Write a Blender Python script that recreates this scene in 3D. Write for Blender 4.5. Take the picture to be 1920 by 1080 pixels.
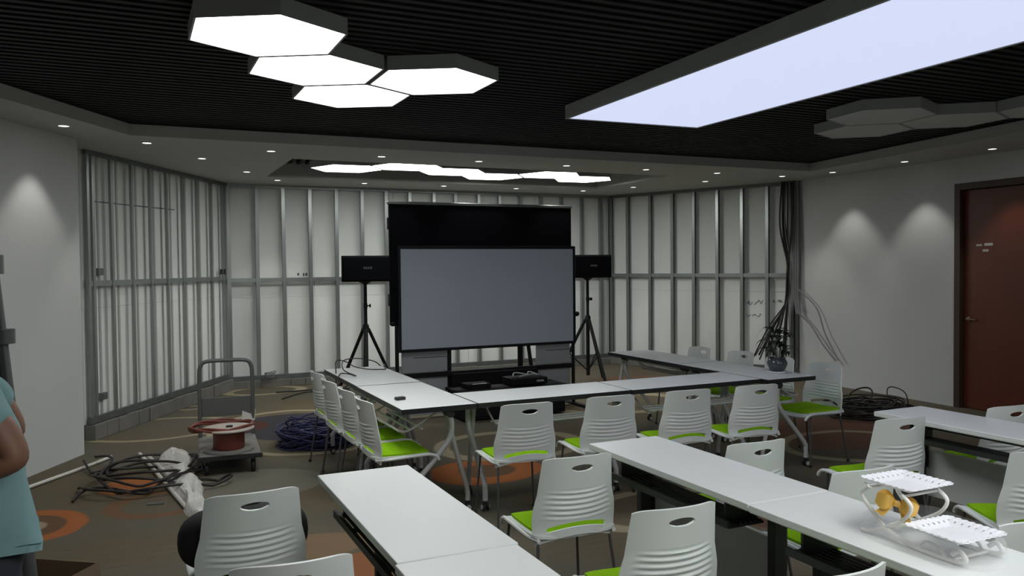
import bpy, bmesh, math, random
from mathutils import Vector, Matrix, noise
R = math.radians
PI = math.pi
random.seed(7)
for o in list(bpy.data.objects):
    bpy.data.objects.remove(o, do_unlink=True)
scn = bpy.context.scene
C = scn.collection

# ------------------------------------------------------------------ camera, world, exposure
cam_d = bpy.data.cameras.new('camera')
cam = bpy.data.objects.new('camera', cam_d)
C.objects.link(cam)
cam_d.sensor_width = 36.0
cam_d.lens = 36.0 * 1527.0 / 1920.0
cam_d.clip_start = 0.05
YAW, PITCH, ROLL = R(25.0), R(-1.55), R(-0.56)
_f = Vector((math.sin(YAW), math.cos(YAW), 0)); _r = Vector((math.cos(YAW), -math.sin(YAW), 0)); _u = Vector((0, 0, 1))
fwd = _f * math.cos(PITCH) + _u * math.sin(PITCH)
up = -_f * math.sin(PITCH) + _u * math.cos(PITCH)
right = _r * math.cos(ROLL) + up * math.sin(ROLL)
up2 = -_r * math.sin(ROLL) + up * math.cos(ROLL)
# in-plane roll as calibrated from the room's verticals
cr, sr = math.cos(ROLL), math.sin(ROLL)
right = _r * cr + up * sr
up2 = up * cr - _r * sr
m = Matrix((right, up2, -fwd)).transposed().to_4x4()
m.translation = Vector((0, 0, 1.673))
cam.matrix_world = m
scn.camera = cam
scn.view_settings.view_transform = 'Standard'
scn.view_settings.look = 'None'
scn.view_settings.exposure = 0.0
scn.view_settings.gamma = 1.0
scn.view_settings.use_curve_mapping = False
w = bpy.data.worlds.new('world'); scn.world = w; w.use_nodes = True
w.node_tree.nodes['Background'].inputs[0].default_value = (0.02, 0.02, 0.022, 1)
w.node_tree.nodes['Background'].inputs[1].default_value = 0.3

HEX_EMIT = 9.8        # lit hexagon lamps
BOX_EMIT = (0.605, 0.66, 0.89)
BOX_STRENGTH = 1.0
SPOT_W = 19.0
ZS = 2.85             # soffit underside
ZSLAT = 2.955         # underside of the black slats

# ------------------------------------------------------------------ materials
MATS = {}
def mat(name, col, rough=0.6, metal=0.0, var=0.06, scale=8.0, bump=0.0, bscale=60.0, emit=None, estr=0.0, alpha=None, spec=0.5, stretch=None):
    m = bpy.data.materials.new(name); m.use_nodes = True
    nt = m.node_tree; b = nt.nodes['Principled BSDF']
    tc = nt.nodes.new('ShaderNodeTexCoord')
    src = tc.outputs['Object']
    if stretch:
        mp = nt.nodes.new('ShaderNodeMapping'); mp.inputs['Scale'].default_value = stretch
        nt.links.new(src, mp.inputs[0]); src = mp.outputs[0]
    n = nt.nodes.new('ShaderNodeTexNoise'); n.inputs['Scale'].default_value = scale; n.inputs['Detail'].default_value = 4
    nt.links.new(src, n.inputs['Vector'])
    mx = nt.nodes.new('ShaderNodeMix'); mx.data_type = 'RGBA'
    mx.inputs[6].default_value = tuple(max(0, c * (1 - var)) for c in col) + (1,)
    mx.inputs[7].default_value = tuple(min(1, c * (1 + var)) for c in col) + (1,)
    nt.links.new(n.outputs['Fac'], mx.inputs[0]); nt.links.new(mx.outputs[2], b.inputs['Base Color'])
    b.inputs['Roughness'].default_value = rough; b.inputs['Metallic'].default_value = metal
    b.inputs['Specular IOR Level'].default_value = spec
    if bump:
        n2 = nt.nodes.new('ShaderNodeTexNoise'); n2.inputs['Scale'].default_value = bscale; n2.inputs['Detail'].default_value = 3
        nt.links.new(src, n2.inputs['Vector'])
        bp = nt.nodes.new('ShaderNodeBump'); bp.inputs['Strength'].default_value = bump; bp.inputs['Distance'].default_value = 0.01
        nt.links.new(n2.outputs['Fac'], bp.inputs['Height']); nt.links.new(bp.outputs[0], b.inputs['Normal'])
    if emit:
        b.inputs['Emission Color'].default_value = tuple(emit) + (1,); b.inputs['Emission Strength'].default_value = estr
    if alpha is not None:
        b.inputs['Alpha'].default_value = alpha
    MATS[name] = m
    return m

mat('wall_paint', (0.58, 0.59, 0.58), 0.75, var=0.03, scale=2, bump=0.05, bscale=120)
mat('soffit_paint', (0.47, 0.475, 0.45), 0.8, var=0.03, scale=2)
mat('black_void', (0.006, 0.006, 0.007), 0.9)
mat('slat_black', (0.008, 0.0085, 0.009), 0.6, var=0.1, spec=0.25)
mat('board', (0.78, 0.80, 0.765), 0.7, var=0.10, scale=1.6, bump=0.05, bscale=40, stretch=(2, 2, 0.5))
mat('steel', (0.36, 0.385, 0.375), 0.30, 0.75, var=0.22, scale=5, stretch=(1, 1, 0.3))
mat('steel_dark', (0.17, 0.185, 0.18), 0.40, 0.6, var=0.3, scale=9)
mat('shade_strip_grey', (0.42, 0.44, 0.42), 0.5, 0.1, var=0.1)
mat('plinth', (0.16, 0.155, 0.14), 0.9, var=0.3, scale=6, bump=0.4, bscale=30)
mat('lamp_housing', (0.34, 0.35, 0.345), 0.5, var=0.03)
mat('lamp_off', (0.60, 0.60, 0.61), 0.6, var=0.02)
mat('hex_lit', (0.9, 0.9, 0.9), 0.6, emit=(0.97, 1.0, 0.975), estr=HEX_EMIT)
mat('lightbox_lit', (0.5, 0.5, 0.5), 0.7, emit=BOX_EMIT, estr=BOX_STRENGTH)
mat('downlight_lit', (0.9, 0.9, 0.9), 0.6, emit=(1.0, 0.99, 0.95), estr=3.0)
mat('downlight_trim', (0.6, 0.6, 0.58), 0.5)
mat('laminate_white', (0.74, 0.76, 0.755), 0.32, var=0.02, scale=3)
mat('edge_white', (0.66, 0.68, 0.64), 0.4, var=0.03)
mat('edge_black', (0.012, 0.012, 0.014), 0.4)
mat('tube_white', (0.50, 0.50, 0.50), 0.35, 0.1, var=0.03)
mat('leg_dark', (0.03, 0.036, 0.033), 0.45, 0.2)
mat('shelf_dark', (0.018, 0.022, 0.02), 0.5)
mat('panel_grey', (0.54, 0.57, 0.55), 0.55, var=0.04)
mat('castor_black', (0.015, 0.015, 0.016), 0.5)
mat('castor_white', (0.55, 0.55, 0.56), 0.4)
mat('plastic_white', (0.70, 0.73, 0.715), 0.38, var=0.02, scale=3)
mat('fabric_green', (0.235, 0.47, 0.008), 0.95, var=0.08, scale=40, bump=0.3, bscale=400, spec=0.08)
mat('chrome_dark', (0.12, 0.12, 0.125), 0.35, 0.6)
mat('screen_grey', (0.43, 0.475, 0.56), 0.7, var=0.04, scale=1.2)
mat('black_cloth', (0.005, 0.0055, 0.008), 0.95, spec=0.1)
mat('black_metal', (0.006, 0.006, 0.008), 0.5, 0.1, spec=0.3)
mat('black_cabinet', (0.006, 0.006, 0.006), 0.7, spec=0.2)
mat('mid_grey', (0.32, 0.335, 0.35), 0.6, var=0.05)
mat('label_white', (0.7, 0.7, 0.7), 0.6)
mat('logo_grey', (0.30, 0.30, 0.31), 0.5)
mat('door_wood', (0.125, 0.028, 0.011), 0.45, var=0.25, scale=3, stretch=(6, 6, 0.5))
mat('door_frame', (0.055, 0.032, 0.020), 0.5, var=0.2, scale=3, stretch=(6, 6, 0.5))
mat('door_metal', (0.25, 0.19, 0.14), 0.35, 0.8)
mat('cable_black', (0.014, 0.011, 0.010), 0.55)
mat('cable_grey', (0.18, 0.18, 0.19), 0.6)
mat('cable_blue', (0.014, 0.019, 0.085), 0.5, var=0.3, scale=20)
mat('conduit_white', (0.62, 0.60, 0.56), 0.45, var=0.04)
mat('trolley_grey', (0.13, 0.135, 0.13), 0.45, 0.3)
mat('trolley_deck', (0.20, 0.19, 0.18), 0.7, var=0.15)
mat('reel_red', (0.17, 0.040, 0.024), 0.55, var=0.25, scale=14)
mat('reel_disc', (0.50, 0.44, 0.40), 0.6, var=0.2, scale=6)
mat('paper', (0.6, 0.58, 0.54), 0.8)
mat('cardboard', (0.16, 0.105, 0.065), 0.85, var=0.12, scale=10)
mat('cardboard_in', (0.085, 0.05, 0.034), 0.9, var=0.12, scale=10)
mat('bag_black', (0.006, 0.006, 0.007), 0.8, bump=0.2, bscale=200)
mat('pot_glaze', (0.055, 0.065, 0.075), 0.15, var=0.2)
mat('soil', (0.02, 0.015, 0.01), 0.95)
mat('leaf', (0.012, 0.022, 0.012), 0.5, var=0.3)
mat('stem_pale', (0.32, 0.34, 0.28), 0.6)
mat('tray_white', (0.80, 0.80, 0.84), 0.35, var=0.02)
mat('frame_white', (0.82, 0.82, 0.78), 0.35, var=0.02)
mat('ribbon_gold', (0.78, 0.47, 0.10), 0.4, var=0.15, scale=30)
mat('clear_wrap', (0.9, 0.9, 0.92), 0.12, alpha=0.17, bump=1.0, bscale=30)
mat('wrap_white', (0.62, 0.60, 0.57), 0.45, var=0.2, scale=18, bump=0.8, bscale=40)
mat('shirt_teal', (0.175, 0.30, 0.31), 0.9, var=0.10, scale=9, bump=0.3, bscale=14)
mat('jeans_dark', (0.022, 0.025, 0.035), 0.9, var=0.2)
mat('skin', (0.20, 0.095, 0.058), 0.55, var=0.06)
mat('hair_black', (0.008, 0.007, 0.006), 0.6)
mat('eye_white', (0.6, 0.6, 0.58), 0.3)
mat('shoe', (0.03, 0.03, 0.03), 0.6)
mat('ink', (0.10, 0.10, 0.10), 0.9)
mat('post_grey', (0.10, 0.105, 0.105), 0.5, 0.3)

# carpet with rings and bands woven in
def carpet_material(rings):
    m = bpy.data.materials.new('carpet'); m.use_nodes = True
    nt = m.node_tree; b = nt.nodes['Principled BSDF']; L = nt.links
    N = nt.nodes.new
    geo = N('ShaderNodeNewGeometry')
    flat = N('ShaderNodeVectorMath'); flat.operation = 'MULTIPLY'; flat.inputs[1].default_value = (1, 1, 0)
    L.new(geo.outputs['Position'], flat.inputs[0])
    wob = N('ShaderNodeTexNoise'); wob.inputs['Scale'].default_value = 1.1; L.new(flat.outputs[0], wob.inputs['Vector'])
    sub = N('ShaderNodeVectorMath'); sub.operation = 'SUBTRACT'; sub.inputs[1].default_value = (0.5, 0.5, 0.5); L.new(wob.outputs['Color'], sub.inputs[0])
    scl = N('ShaderNodeVectorMath'); scl.operation = 'MULTIPLY'; scl.inputs[1].default_value = (0.16, 0.16, 0); L.new(sub.outputs[0], scl.inputs[0])
    add = N('ShaderNodeVectorMath'); add.operation = 'ADD'; L.new(flat.outputs[0], add.inputs[0]); L.new(scl.outputs[0], add.inputs[1])
    P = add.outputs[0]
    mp = N('ShaderNodeMapping'); mp.inputs['Scale'].default_value = (2.2, 30, 1); L.new(flat.outputs[0], mp.inputs[0])
    st = N('ShaderNodeTexNoise'); st.inputs['Scale'].default_value = 1.5; st.inputs['Detail'].default_value = 5; L.new(mp.outputs[0], st.inputs['Vector'])
    big = N('ShaderNodeTexNoise'); big.inputs['Scale'].default_value = 0.8; L.new(flat.outputs[0], big.inputs['Vector'])
    c1 = N('ShaderNodeMix'); c1.data_type = 'RGBA'; c1.inputs[6].default_value = (0.086, 0.072, 0.050, 1); c1.inputs[7].default_value = (0.155, 0.125, 0.078, 1)
    L.new(st.outputs['Fac'], c1.inputs[0])
    c2 = N('ShaderNodeMix'); c2.data_type = 'RGBA'; c2.inputs[7].default_value = (0.108, 0.104, 0.085, 1)
    ramp = N('ShaderNodeMapRange'); ramp.inputs[1].default_value = 0.42; ramp.inputs[2].default_value = 0.62; ramp.inputs[4].default_value = 0.75
    L.new(big.outputs['Fac'], ramp.inputs[0]); L.new(ramp.outputs[0], c2.inputs[0]); L.new(c1.outputs[2], c2.inputs[6])
    cur = c2.outputs[2]
    for (cx, cy, r0, r1, col, ex) in rings:
        s = N('ShaderNodeVectorMath'); s.operation = 'SUBTRACT'; s.inputs[1].default_value = (cx, cy, 0); L.new(P, s.inputs[0])
        q = N('ShaderNodeVectorMath'); q.operation = 'MULTIPLY'; q.inputs[1].default_value = (1.0 / ex, 1, 0); L.new(s.outputs[0], q.inputs[0])
        d = N('ShaderNodeVectorMath'); d.operation = 'LENGTH'; L.new(q.outputs[0], d.inputs[0])
        k = N('ShaderNodeMath'); k.operation = 'SUBTRACT'; k.inputs[1].default_value = (r0 + r1) / 2; L.new(d.outputs['Value'], k.inputs[0])
        a = N('ShaderNodeMath'); a.operation = 'ABSOLUTE'; L.new(k.outputs[0], a.inputs[0])
        mr = N('ShaderNodeMapRange'); h = (r1 - r0) / 2
        mr.inputs[1].default_value = h + 0.012; mr.inputs[2].default_value = h - 0.012; L.new(a.outputs[0], mr.inputs[0])
        mu = N('ShaderNodeMath'); mu.operation = 'MULTIPLY'; L.new(mr.outputs[0], mu.inputs[0])
        sr_ = N('ShaderNodeMapRange'); sr_.inputs[3].default_value = 0.72; sr_.inputs[4].default_value = 1.0; L.new(st.outputs['Fac'], sr_.inputs[0]); L.new(sr_.outputs[0], mu.inputs[1])
        mx = N('ShaderNodeMix'); mx.data_type = 'RGBA'; mx.inputs[7].default_value = tuple(col) + (1,)
        L.new(mu.outputs[0], mx.inputs[0]); L.new(cur, mx.inputs[6]); cur = mx.outputs[2]
    L.new(cur, b.inputs['Base Color']); b.inputs['Roughness'].default_value = 0.95; b.inputs['Specular IOR Level'].default_value = 0.15
    fine = N('ShaderNodeTexNoise'); fine.inputs['Scale'].default_value = 350; L.new(geo.outputs['Position'], fine.inputs['Vector'])
    bp = N('ShaderNodeBump'); bp.inputs['Strength'].default_value = 0.4; bp.inputs['Distance'].default_value = 0.006
    L.new(fine.outputs['Fac'], bp.inputs['Height']); L.new(bp.outputs[0], b.inputs['Normal'])
    MATS['carpet'] = m
ORANGE, BEIGE, BROWN, NAVY, DRED, GREY = (0.36, 0.115, 0.035), (0.33, 0.28, 0.19), (0.10, 0.07, 0.045), (0.030, 0.030, 0.045), (0.085, 0.03, 0.02), (0.17, 0.16, 0.13)
carpet_material([
    (-0.64, 6.12, 0.0, 0.37, ORANGE, 1), (-0.64, 6.12, 0.0, 0.25, BROWN, 1), (-0.64, 6.12, 0.0, 0.13, BEIGE, 1),
    (-0.02, 6.92, 0.0, 0.24, ORANGE, 1.0), (0.15, 6.3, 0.25, 0.36, (0.16, 0.085, 0.045), 1),
    (0.62, 10.52, 0.10, 0.17, BEIGE, 1.4), (1.60, 11.5, 0.28, 0.38, BEIGE, 1.5), (0.2, 9.3, 0.55, 0.62, BEIGE, 1.3),
    (1.55, 8.75, 0.0, 0.75, NAVY, 0.85), (1.55, 8.55, 1.12, 1.22, BEIGE, 0.75), (1.02, 9.0, 0.0, 0.30, DRED, 0.9),
    (0.85, 6.55, 0.0, 0.45, GREY, 1.1), (2.6, 6.1, 0.0, 0.40, ORANGE, 1.2), (2.6, 6.1, 0.0, 0.2, BROWN, 1.2), (3.2, 6.9, 0.5, 0.62, BEIGE, 1.2),
    (1.15, 4.45, 0.0, 0.22, (0.26, 0.10, 0.045), 1), (0.95, 4.9, 0.0, 0.22, (0.20, 0.13, 0.08), 1.6), (6.3, 5.9, 0.0, 0.75, (0.15, 0.075, 0.05), 1.2), (6.0, 5.4, 0.55, 0.64, BEIGE, 1.2),
    (3.3, 4.6, 0.35, 0.45, BEIGE, 1.6), (5.3, 8.4, 0.6, 0.75, BEIGE, 1.3), (4.1, 4.2, 0.0, 0.4, (0.11, 0.05, 0.035), 1.5), (6.6, 9.8, 0.0, 0.6, (0.17, 0.10, 0.065), 1.2),
])

# ------------------------------------------------------------------ mesh helpers
class MB:
    def __init__(s): s.v = []; s.f = []
    def box(s, a, b):
        i = len(s.v)
        (x0, y0, z0), (x1, y1, z1) = a, b
        s.v += [(x0, y0, z0), (x1, y0, z0), (x1, y1, z0), (x0, y1, z0), (x0, y0, z1), (x1, y0, z1), (x1, y1, z1), (x0, y1, z1)]
        s.f += [tuple(i + k for k in q) for q in ((0, 3, 2, 1), (4, 5, 6, 7), (0, 1, 5, 4), (1, 2, 6, 5), (2, 3, 7, 6), (3, 0, 4, 7))]
        return s
    def prism(s, poly, z0, z1):
        i = len(s.v); n = len(poly)
        s.v += [(x, y, z0) for x, y in poly] + [(x, y, z1) for x, y in poly]
        s.f += [tuple(i + k for k in range(n))[::-1], tuple(i + n + k for k in range(n))]
        s.f += [(i + k, i + (k + 1) % n, i + n + (k + 1) % n, i + n + k) for k in range(n)]
        return s
    def tube(s, pts, r, n=8, cap=True, closed=False):
        pts = [Vector(p) for p in pts]
        rr = r if isinstance(r, (list, tuple)) else [r] * len(pts)
        m = len(pts); base = len(s.v); prev = None
        for k, p in enumerate(pts):
            if closed: t = pts[(k + 1) % m] - pts[k - 1]
            else: t = pts[min(k + 1, m - 1)] - pts[max(k - 1, 0)]
            if t.length < 1e-9: t = Vector((0, 0, 1))
            t.normalize()
            a = prev if prev is not None else (Vector((0, 0, 1)) if abs(t.z) < 0.9 else Vector((1, 0, 0)))
            x = (a - t * a.dot(t))
            if x.length < 1e-6: x = t.orthogonal()
            x.normalize(); y = t.cross(x); prev = x
            for j in range(n):
                q = 2 * PI * j / n
                s.v.append(tuple(p + (x * math.cos(q) + y * math.sin(q)) * rr[k]))
        for k in range(m if closed else m - 1):
            k2 = (k + 1) % m
            for j in range(n):
                j2 = (j + 1) % n
                s.f.append((base + k * n + j, base + k * n + j2, base + k2 * n + j2, base + k2 * n + j))
        if cap and not closed:
            s.f.append(tuple(base + j for j in range(n))[::-1]); s.f.append(tuple(base + (m - 1) * n + j for j in range(n)))
        return s
    def lathe(s, prof, c=(0, 0, 0), n=24, axis='z'):
        base = len(s.v); m = len(prof)
        for r, h in prof:
            for j in range(n):
                q = 2 * PI * j / n
                p = (r * math.cos(q), r * math.sin(q), h)
                if axis == 'x': p = (h, r * math.cos(q), r * math.sin(q))
                if axis == 'y': p = (r * math.cos(q), h, r * math.sin(q))
                s.v.append((p[0] + c[0], p[1] + c[1], p[2] + c[2]))
        for k in range(m - 1):
            for j in range(n):
                j2 = (j + 1) % n
                s.f.append((base + k * n + j, base + k * n + j2, base + (k + 1) * n + j2, base + (k + 1) * n + j))
        if prof[0][0] > 1e-6: s.f.append(tuple(base + j for j in range(n))[::-1])
        if prof[-1][0] > 1e-6: s.f.append(tuple(base + (m - 1) * n + j for j in range(n)))
        return s
    def xf(s, M):
        s.v = [tuple(M @ Vector(p)) for p in s.v]; return s
    def mesh(s, name, mt, smooth=False, bevel=0.0, seg=2):
        me = bpy.data.meshes.new(name); me.from_pydata(s.v, [], s.f)
        bm = bmesh.new(); bm.from_mesh(me)
        bmesh.ops.remove_doubles(bm, verts=bm.verts, dist=1e-6)
        bmesh.ops.recalc_face_normals(bm, faces=bm.faces)
        if bevel:
            es = [e for e in bm.edges if len(e.link_faces) == 2 and e.calc_face_angle() > R(35)]
            bmesh.ops.bevel(bm, geom=es, offset=bevel, segments=seg, profile=0.5, affect='EDGES')
        bm.to_mesh(me); bm.free()
        me.materials.append(MATS[mt] if isinstance(mt, str) else mt)
        if smooth:
            me.polygons.foreach_set('use_smooth', [True] * len(me.polygons))
            try: me.set_sharp_from_angle(angle=R(40))
            except Exception: pass
        return me
    def build(s, name, mt, parent=None, smooth=False, bevel=0.0, seg=2):
        return link(name, s.mesh(name, mt, smooth, bevel, seg), parent)
def link(name, me, parent=None, loc=None, rot=None):
    o = bpy.data.objects.new(name, me); C.objects.link(o)
    if parent is not None: o.parent = parent
    if loc: o.location = loc
    if rot: o.rotation_euler = rot
    return o
def tag(o, label, cat, group=None, kind=None):
    o['label'] = label; o['category'] = cat
    if group: o['group'] = group
    if kind: o['kind'] = kind
    return o
def thing(name, label, cat, loc=(0, 0, 0), rz=0, group=None):
    o = bpy.data.objects.new(name, None); C.objects.link(o); o.empty_display_size = 0.1
    o.location = loc; o.rotation_euler = (0, 0, rz)
    return tag(o, label, cat, group)
def struct(o):
    o['kind'] = 'structure'; return o
def copy_tree(o, parent=None):
    c = o.copy(); C.objects.link(c); c.parent = parent
    for ch in list(o.children): copy_tree(ch, c)
    return c
def spline(pts, n=8, closed=False):
    P = [Vector(p) for p in pts]; out = []; m = len(P)
    g = (lambda i: P[i % m]) if closed else (lambda i: P[max(0, min(m - 1, i))])
    for i in range(m if closed else m - 1):
        p0, p1, p2, p3 = g(i - 1), g(i), g(i + 1), g(i + 2)
        for k in range(n):
            t = k / n
            out.append(0.5 * ((2 * p1) + (-p0 + p2) * t + (2 * p0 - 5 * p1 + 4 * p2 - p3) * t * t + (-p0 + 3 * p1 - 3 * p2 + p3) * t ** 3))
    if not closed: out.append(P[-1])
    return out
def Bx(name, a, b, mt, parent=None, bevel=0.0, seg=1):
    return MB().box(a, b).build(name, mt, parent, bevel=bevel, seg=seg)

# ------------------------------------------------------------------ room shell
FY = -2.5
PL0, PL1 = Vector((-0.39, 8.95)), Vector((1.20, 11.80))       # left stud wall
PR0, PR1 = Vector((7.36, 11.85)), Vector((8.68, 8.85))        # right stud wall
YB = 11.85
WL = Vector((-0.425, 8.33)); dl_ = Vector((0.454, 0.891))      # white wall on the left
def wlx(y): return WL.x + (y - WL.y) / dl_.y * dl_.x
def wrx(y): return 8.68 - 0.047 * (8.85 - y)                  # white wall on the right
XL = wlx(2.0)
fl = struct(MB().prism([(XL - .3, FY - .2), (9.4, FY - .2), (9.4, 12.6), (-2.2, 12.6), (XL - .3, 6)], -0.08, 0.0).build('floor', 'carpet'))

def seg_wall(name, p, q, z0, z1, th, mt, side=1, parent=None):
    d = (Vector(q) - Vector(p)).normalized(); n = Vector((d.y, -d.x)) * side * th
    return MB().prism([tuple(p), tuple(q), tuple(Vector(q) + n), tuple(Vector(p) + n)], z0, z1).build(name, mt, parent)
WLa = Vector((XL, 2.0))
wl = struct(seg_wall('wall_left', WLa, WL, 0, 3.15, 0.16, 'wall_paint', -1))
struct(seg_wall('wall_left_rear', (XL, FY), WLa, 0, 3.15, 0.16, 'wall_paint', -1))
struct(seg_wall('wall_front', (XL - .16, FY), (9.0, FY), 0, 3.15, 0.16, 'wall_paint', 1))
# return of the white wall back to the stud wall
struct(seg_wall('wall_left_return', WL + Vector((-0.145, 0.07)), PL0 + Vector((-0.16, 0.02)), 0, 3.15, 0.05, 'wall_paint', -1))
# right wall with the door opening
DY0, DY1, DZ = 5.36, 6.33, 2.56
def rw(name, y0, y1, z0, z1, parent=None):
    return MB().prism([(wrx(y0), y0), (wrx(y1), y1), (wrx(y1) + .16, y1), (wrx(y0) + .16, y0)], z0, z1).build(name, 'wall_paint', parent)
wr = struct(rw('wall_right', DY1, 8.85, 0, 3.15))
struct(rw('wall_right_near', FY, DY0, 0, 3.15))
struct(rw('wall_right_lintel', DY0, DY1, DZ, 3.15))

# door
def dpt(y, off): return (wrx(y) + off, y)
door = thing('door_1', 'reddish brown wooden door in the white right wall', 'door'); struct(door)
def dbox(name, y0, y1, x0, x1, z0, z1, mt, bevel=0.004):
    return MB().prism([dpt(y0, x0), dpt(y1, x0), dpt(y1, x1), dpt(y0, x1)], z0, z1).build(name, mt, door, bevel=bevel, seg=1)
dbox('door_frame', DY1 - .075, DY1, -.012, .15, 0, DZ, 'door_frame')
dbox('door_frame', DY0, DY0 + .075, -.012, .15, 0, DZ, 'door_frame')
dbox('door_frame', DY0 + .075, DY1 - .075, -.012, .15, DZ - .075, DZ, 'door_frame')
leaf = dbox('door_leaf', DY0 + .08, DY1 - .08, .06, .105, 0.005, DZ - .08, 'door_wood')
h = MB(); hx, hy = dpt(DY1 - .15, 0.055)
h.lathe([(0.0, 0.0), (.026, 0.0), (.026, -.012), (.012, -.014), (.012, -.05), (0, -.05)], (hx, hy, 1.02), 16, 'x')
h.tube(spline([(hx - .05, hy, 1.02), (hx - .055, hy - .03, 1.02), (hx - .055, hy - .12, 1.015)], 5), .010, 8)
h.build('door_handle', 'door_metal', leaf, True)
for (y0, y1, z0, z1) in ((DY1 - .30, DY1 - .23, 1.845, 1.866), (DY1 - .43, DY1 - .33, 1.847, 1.875), (DY1 - .38, DY1 - .31, 1.782, 1.806)):
    MB().prism([dpt(y0, .0585), dpt(y1, .0585), dpt(y1, .0605), dpt(y0, .0605)], z0, z1).build('door_sticker', 'paper', leaf)

# stud walls: boards behind, steel studs, tracks and rail in front
def stud_mesh(z0, z1, w, d, flange=0.012, lip=0.0025):
    # open C section, open side to +x
    mb = MB()
    mb.box((-w / 2, 0, z0), (-w / 2 + lip, d, z1))
    mb.box((-w / 2, 0, z0), (w / 2, lip, z1)); mb.box((-w / 2, d - lip, z0), (w / 2, d, z1))
    mb.box((w / 2 - lip, 0, z0), (w / 2, flange, z1)); mb.box((w / 2 - lip, d - flange, z0), (w / 2, d, z1))
    return mb
def stud_wall(name, p, q, stations, zb, zt, rail_z, plinth_h, rear=None, panel_w=1.2, side=1, gap=0.10, sd=.055, sw=.050, trk='steel_dark'):
    p, q = Vector(p), Vector(q); L = (q - p).length; d = (q - p).normalized(); ang = math.atan2(d.y, d.x)
    # local frame: x along the wall, y away from the room
    M = Matrix.Translation((p.x, p.y, 0)) @ Matrix.Rotation(ang, 4, 'Z')
    if side < 0: pass
    wall = MB().box((-.05, gap + .012, 0), (L + .05, gap + .10, 3.12)).xf(M).build(name, 'wall_paint'); struct(wall)
    k = 0; x = 0.0; j = 0
    pm = {}
    while x < L - 0.05:
        w_ = min(panel_w, L - x)
        for (z0, z1) in ((plinth_h, rail_z - .25), (rail_z - .246, zt)):
            key = (round(w_, 3), z0, z1)
            if key not in pm: pm[key] = MB().box((0.002, gap, z0), (w_ - 0.002, gap + .012, z1)).mesh('board_panel', 'board')
            o = link('board_panel', pm[key], wall); o.matrix_local = M @ Matrix.Translation((x, random.uniform(0, .003), 0))
        x += panel_w
    sm = stud_mesh(zb, zt, sw, sd).mesh('stud', 'steel')
    for s in stations:
        o = link('stud', sm, wall); o.matrix_local = M @ Matrix.Translation((s, 0, 0)) @ Matrix.Rotation(R(random.uniform(-.25, .25)), 4, 'Y')
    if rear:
        rm = MB().box((-.016, 0, zb), (.016, .006, zt)).mesh('shade_strip', 'shade_strip_grey')  # stripes of stud shade on the boards, put in as flat grey strips
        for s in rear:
            o = link('shade_strip', rm, wall); o.matrix_local = M @ Matrix.Translation((s, gap - .0065, 0))
    Bx('top_track', (0, -.004, zt - .045), (L, sd + .004, zt + .002), trk, wall).matrix_local = M
    Bx('bottom_track', (0, -.004, zb - .012), (L, sd + .004, zb + .055), 'steel_dark', wall).matrix_local = M
    Bx('middle_rail', (0, .006, rail_z - .028), (L, sd - .004, rail_z + .028), 'steel', wall).matrix_local = M
    pb = MB(); n = int(L / .2); random.seed(3)
    for i in range(n):
        pb.box((i * L / n, -.035 - random.random() * .02, 0), ((i + 1) * L / n, gap, plinth_h + random.uniform(-.006, .004)))
    pb.build('plinth', 'plinth', wall, bevel=.004, seg=1).matrix_local = M
    return wall, M
wbk, MBK = stud_wall('wall_back', (1.20, YB), (7.36, YB), [.02 + .3742 * i for i in range(17)], .11, ZS, 1.51, .10, trk='steel')
wls, MLS = stud_wall('wall_left_studs', PL0, PL1, [.03, .11, .46, .84, 1.23, 1.61, 2.0, 2.37, 2.76, 3.13, 3.22], .17, ZS, 1.54, .15, rear=[.30, .65, 1.03, 1.41, 1.80, 2.18, 2.56, 2.94], gap=.07, sd=.026, sw=.042)  # rear: positions of the grey strips that imitate shade between the studs
wrs, MRS = stud_wall('wall_right_studs', PR0, PR1, [.03, .36, .78, 1.20, 1.58, 1.99, 2.39, 2.79, 3.17, 3.24], .11, ZS, 1.50, .10)
# thin electrical conduit line on the left boards and grey electrical boxes
MB().tube([MLS @ Vector((.15, .066, 2.36)), MLS @ Vector((1.9, .066, 2.39))], .006, 6).build('conduit_line', 'steel_dark', wls)
for x, z in ((.22, 1.62), (.24, .36)): Bx('junction_box', (x, .02, z), (x + .09, .07, z + .07), 'steel_dark', wls, .004).matrix_local = MLS
for x in (3.02, 3.12): Bx('junction_box', (x, -.012, 1.60), (x + .05, .01, 1.67), 'edge_black', wls, .004).matrix_local = MLS
# dark marks above the rail of the back wall, faint handwriting on the right boards
mk = MB(); mk.box((.96, .095, 1.565), (.985, .1, 1.60)); mk.box((1.04, .095, 1.555), (1.06, .1, 1.60)); mk.box((1.075, .095, 1.56), (1.10, .1, 1.60))
mk.build('dark_mark', 'ink', wbk).matrix_local = MBK
random.seed(11)
hw = MB()
def scribble(x0, x1, z, hgt):
    x = x0
    pts = []
    while x < x1:
        pts.append((x, .094, z + random.uniform(-hgt, hgt))); x += random.uniform(.008, .022)
        if random.random() < .16 and len(pts) > 2:
            hw.tube(spline(pts, 4), .0035, 4); pts = []; x += .015
    if len(pts) > 2: hw.tube(spline(pts, 4), .0035, 4)
scribble(2.42, 2.76, 1.09, .035); scribble(2.84, 3.08, 1.12, .03); scribble(2.43, 2.68, .90, .022); scribble(2.84, 3.0, .80, .014)
hw.build('handwriting', 'ink', wrs).matrix_local = MRS

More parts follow.
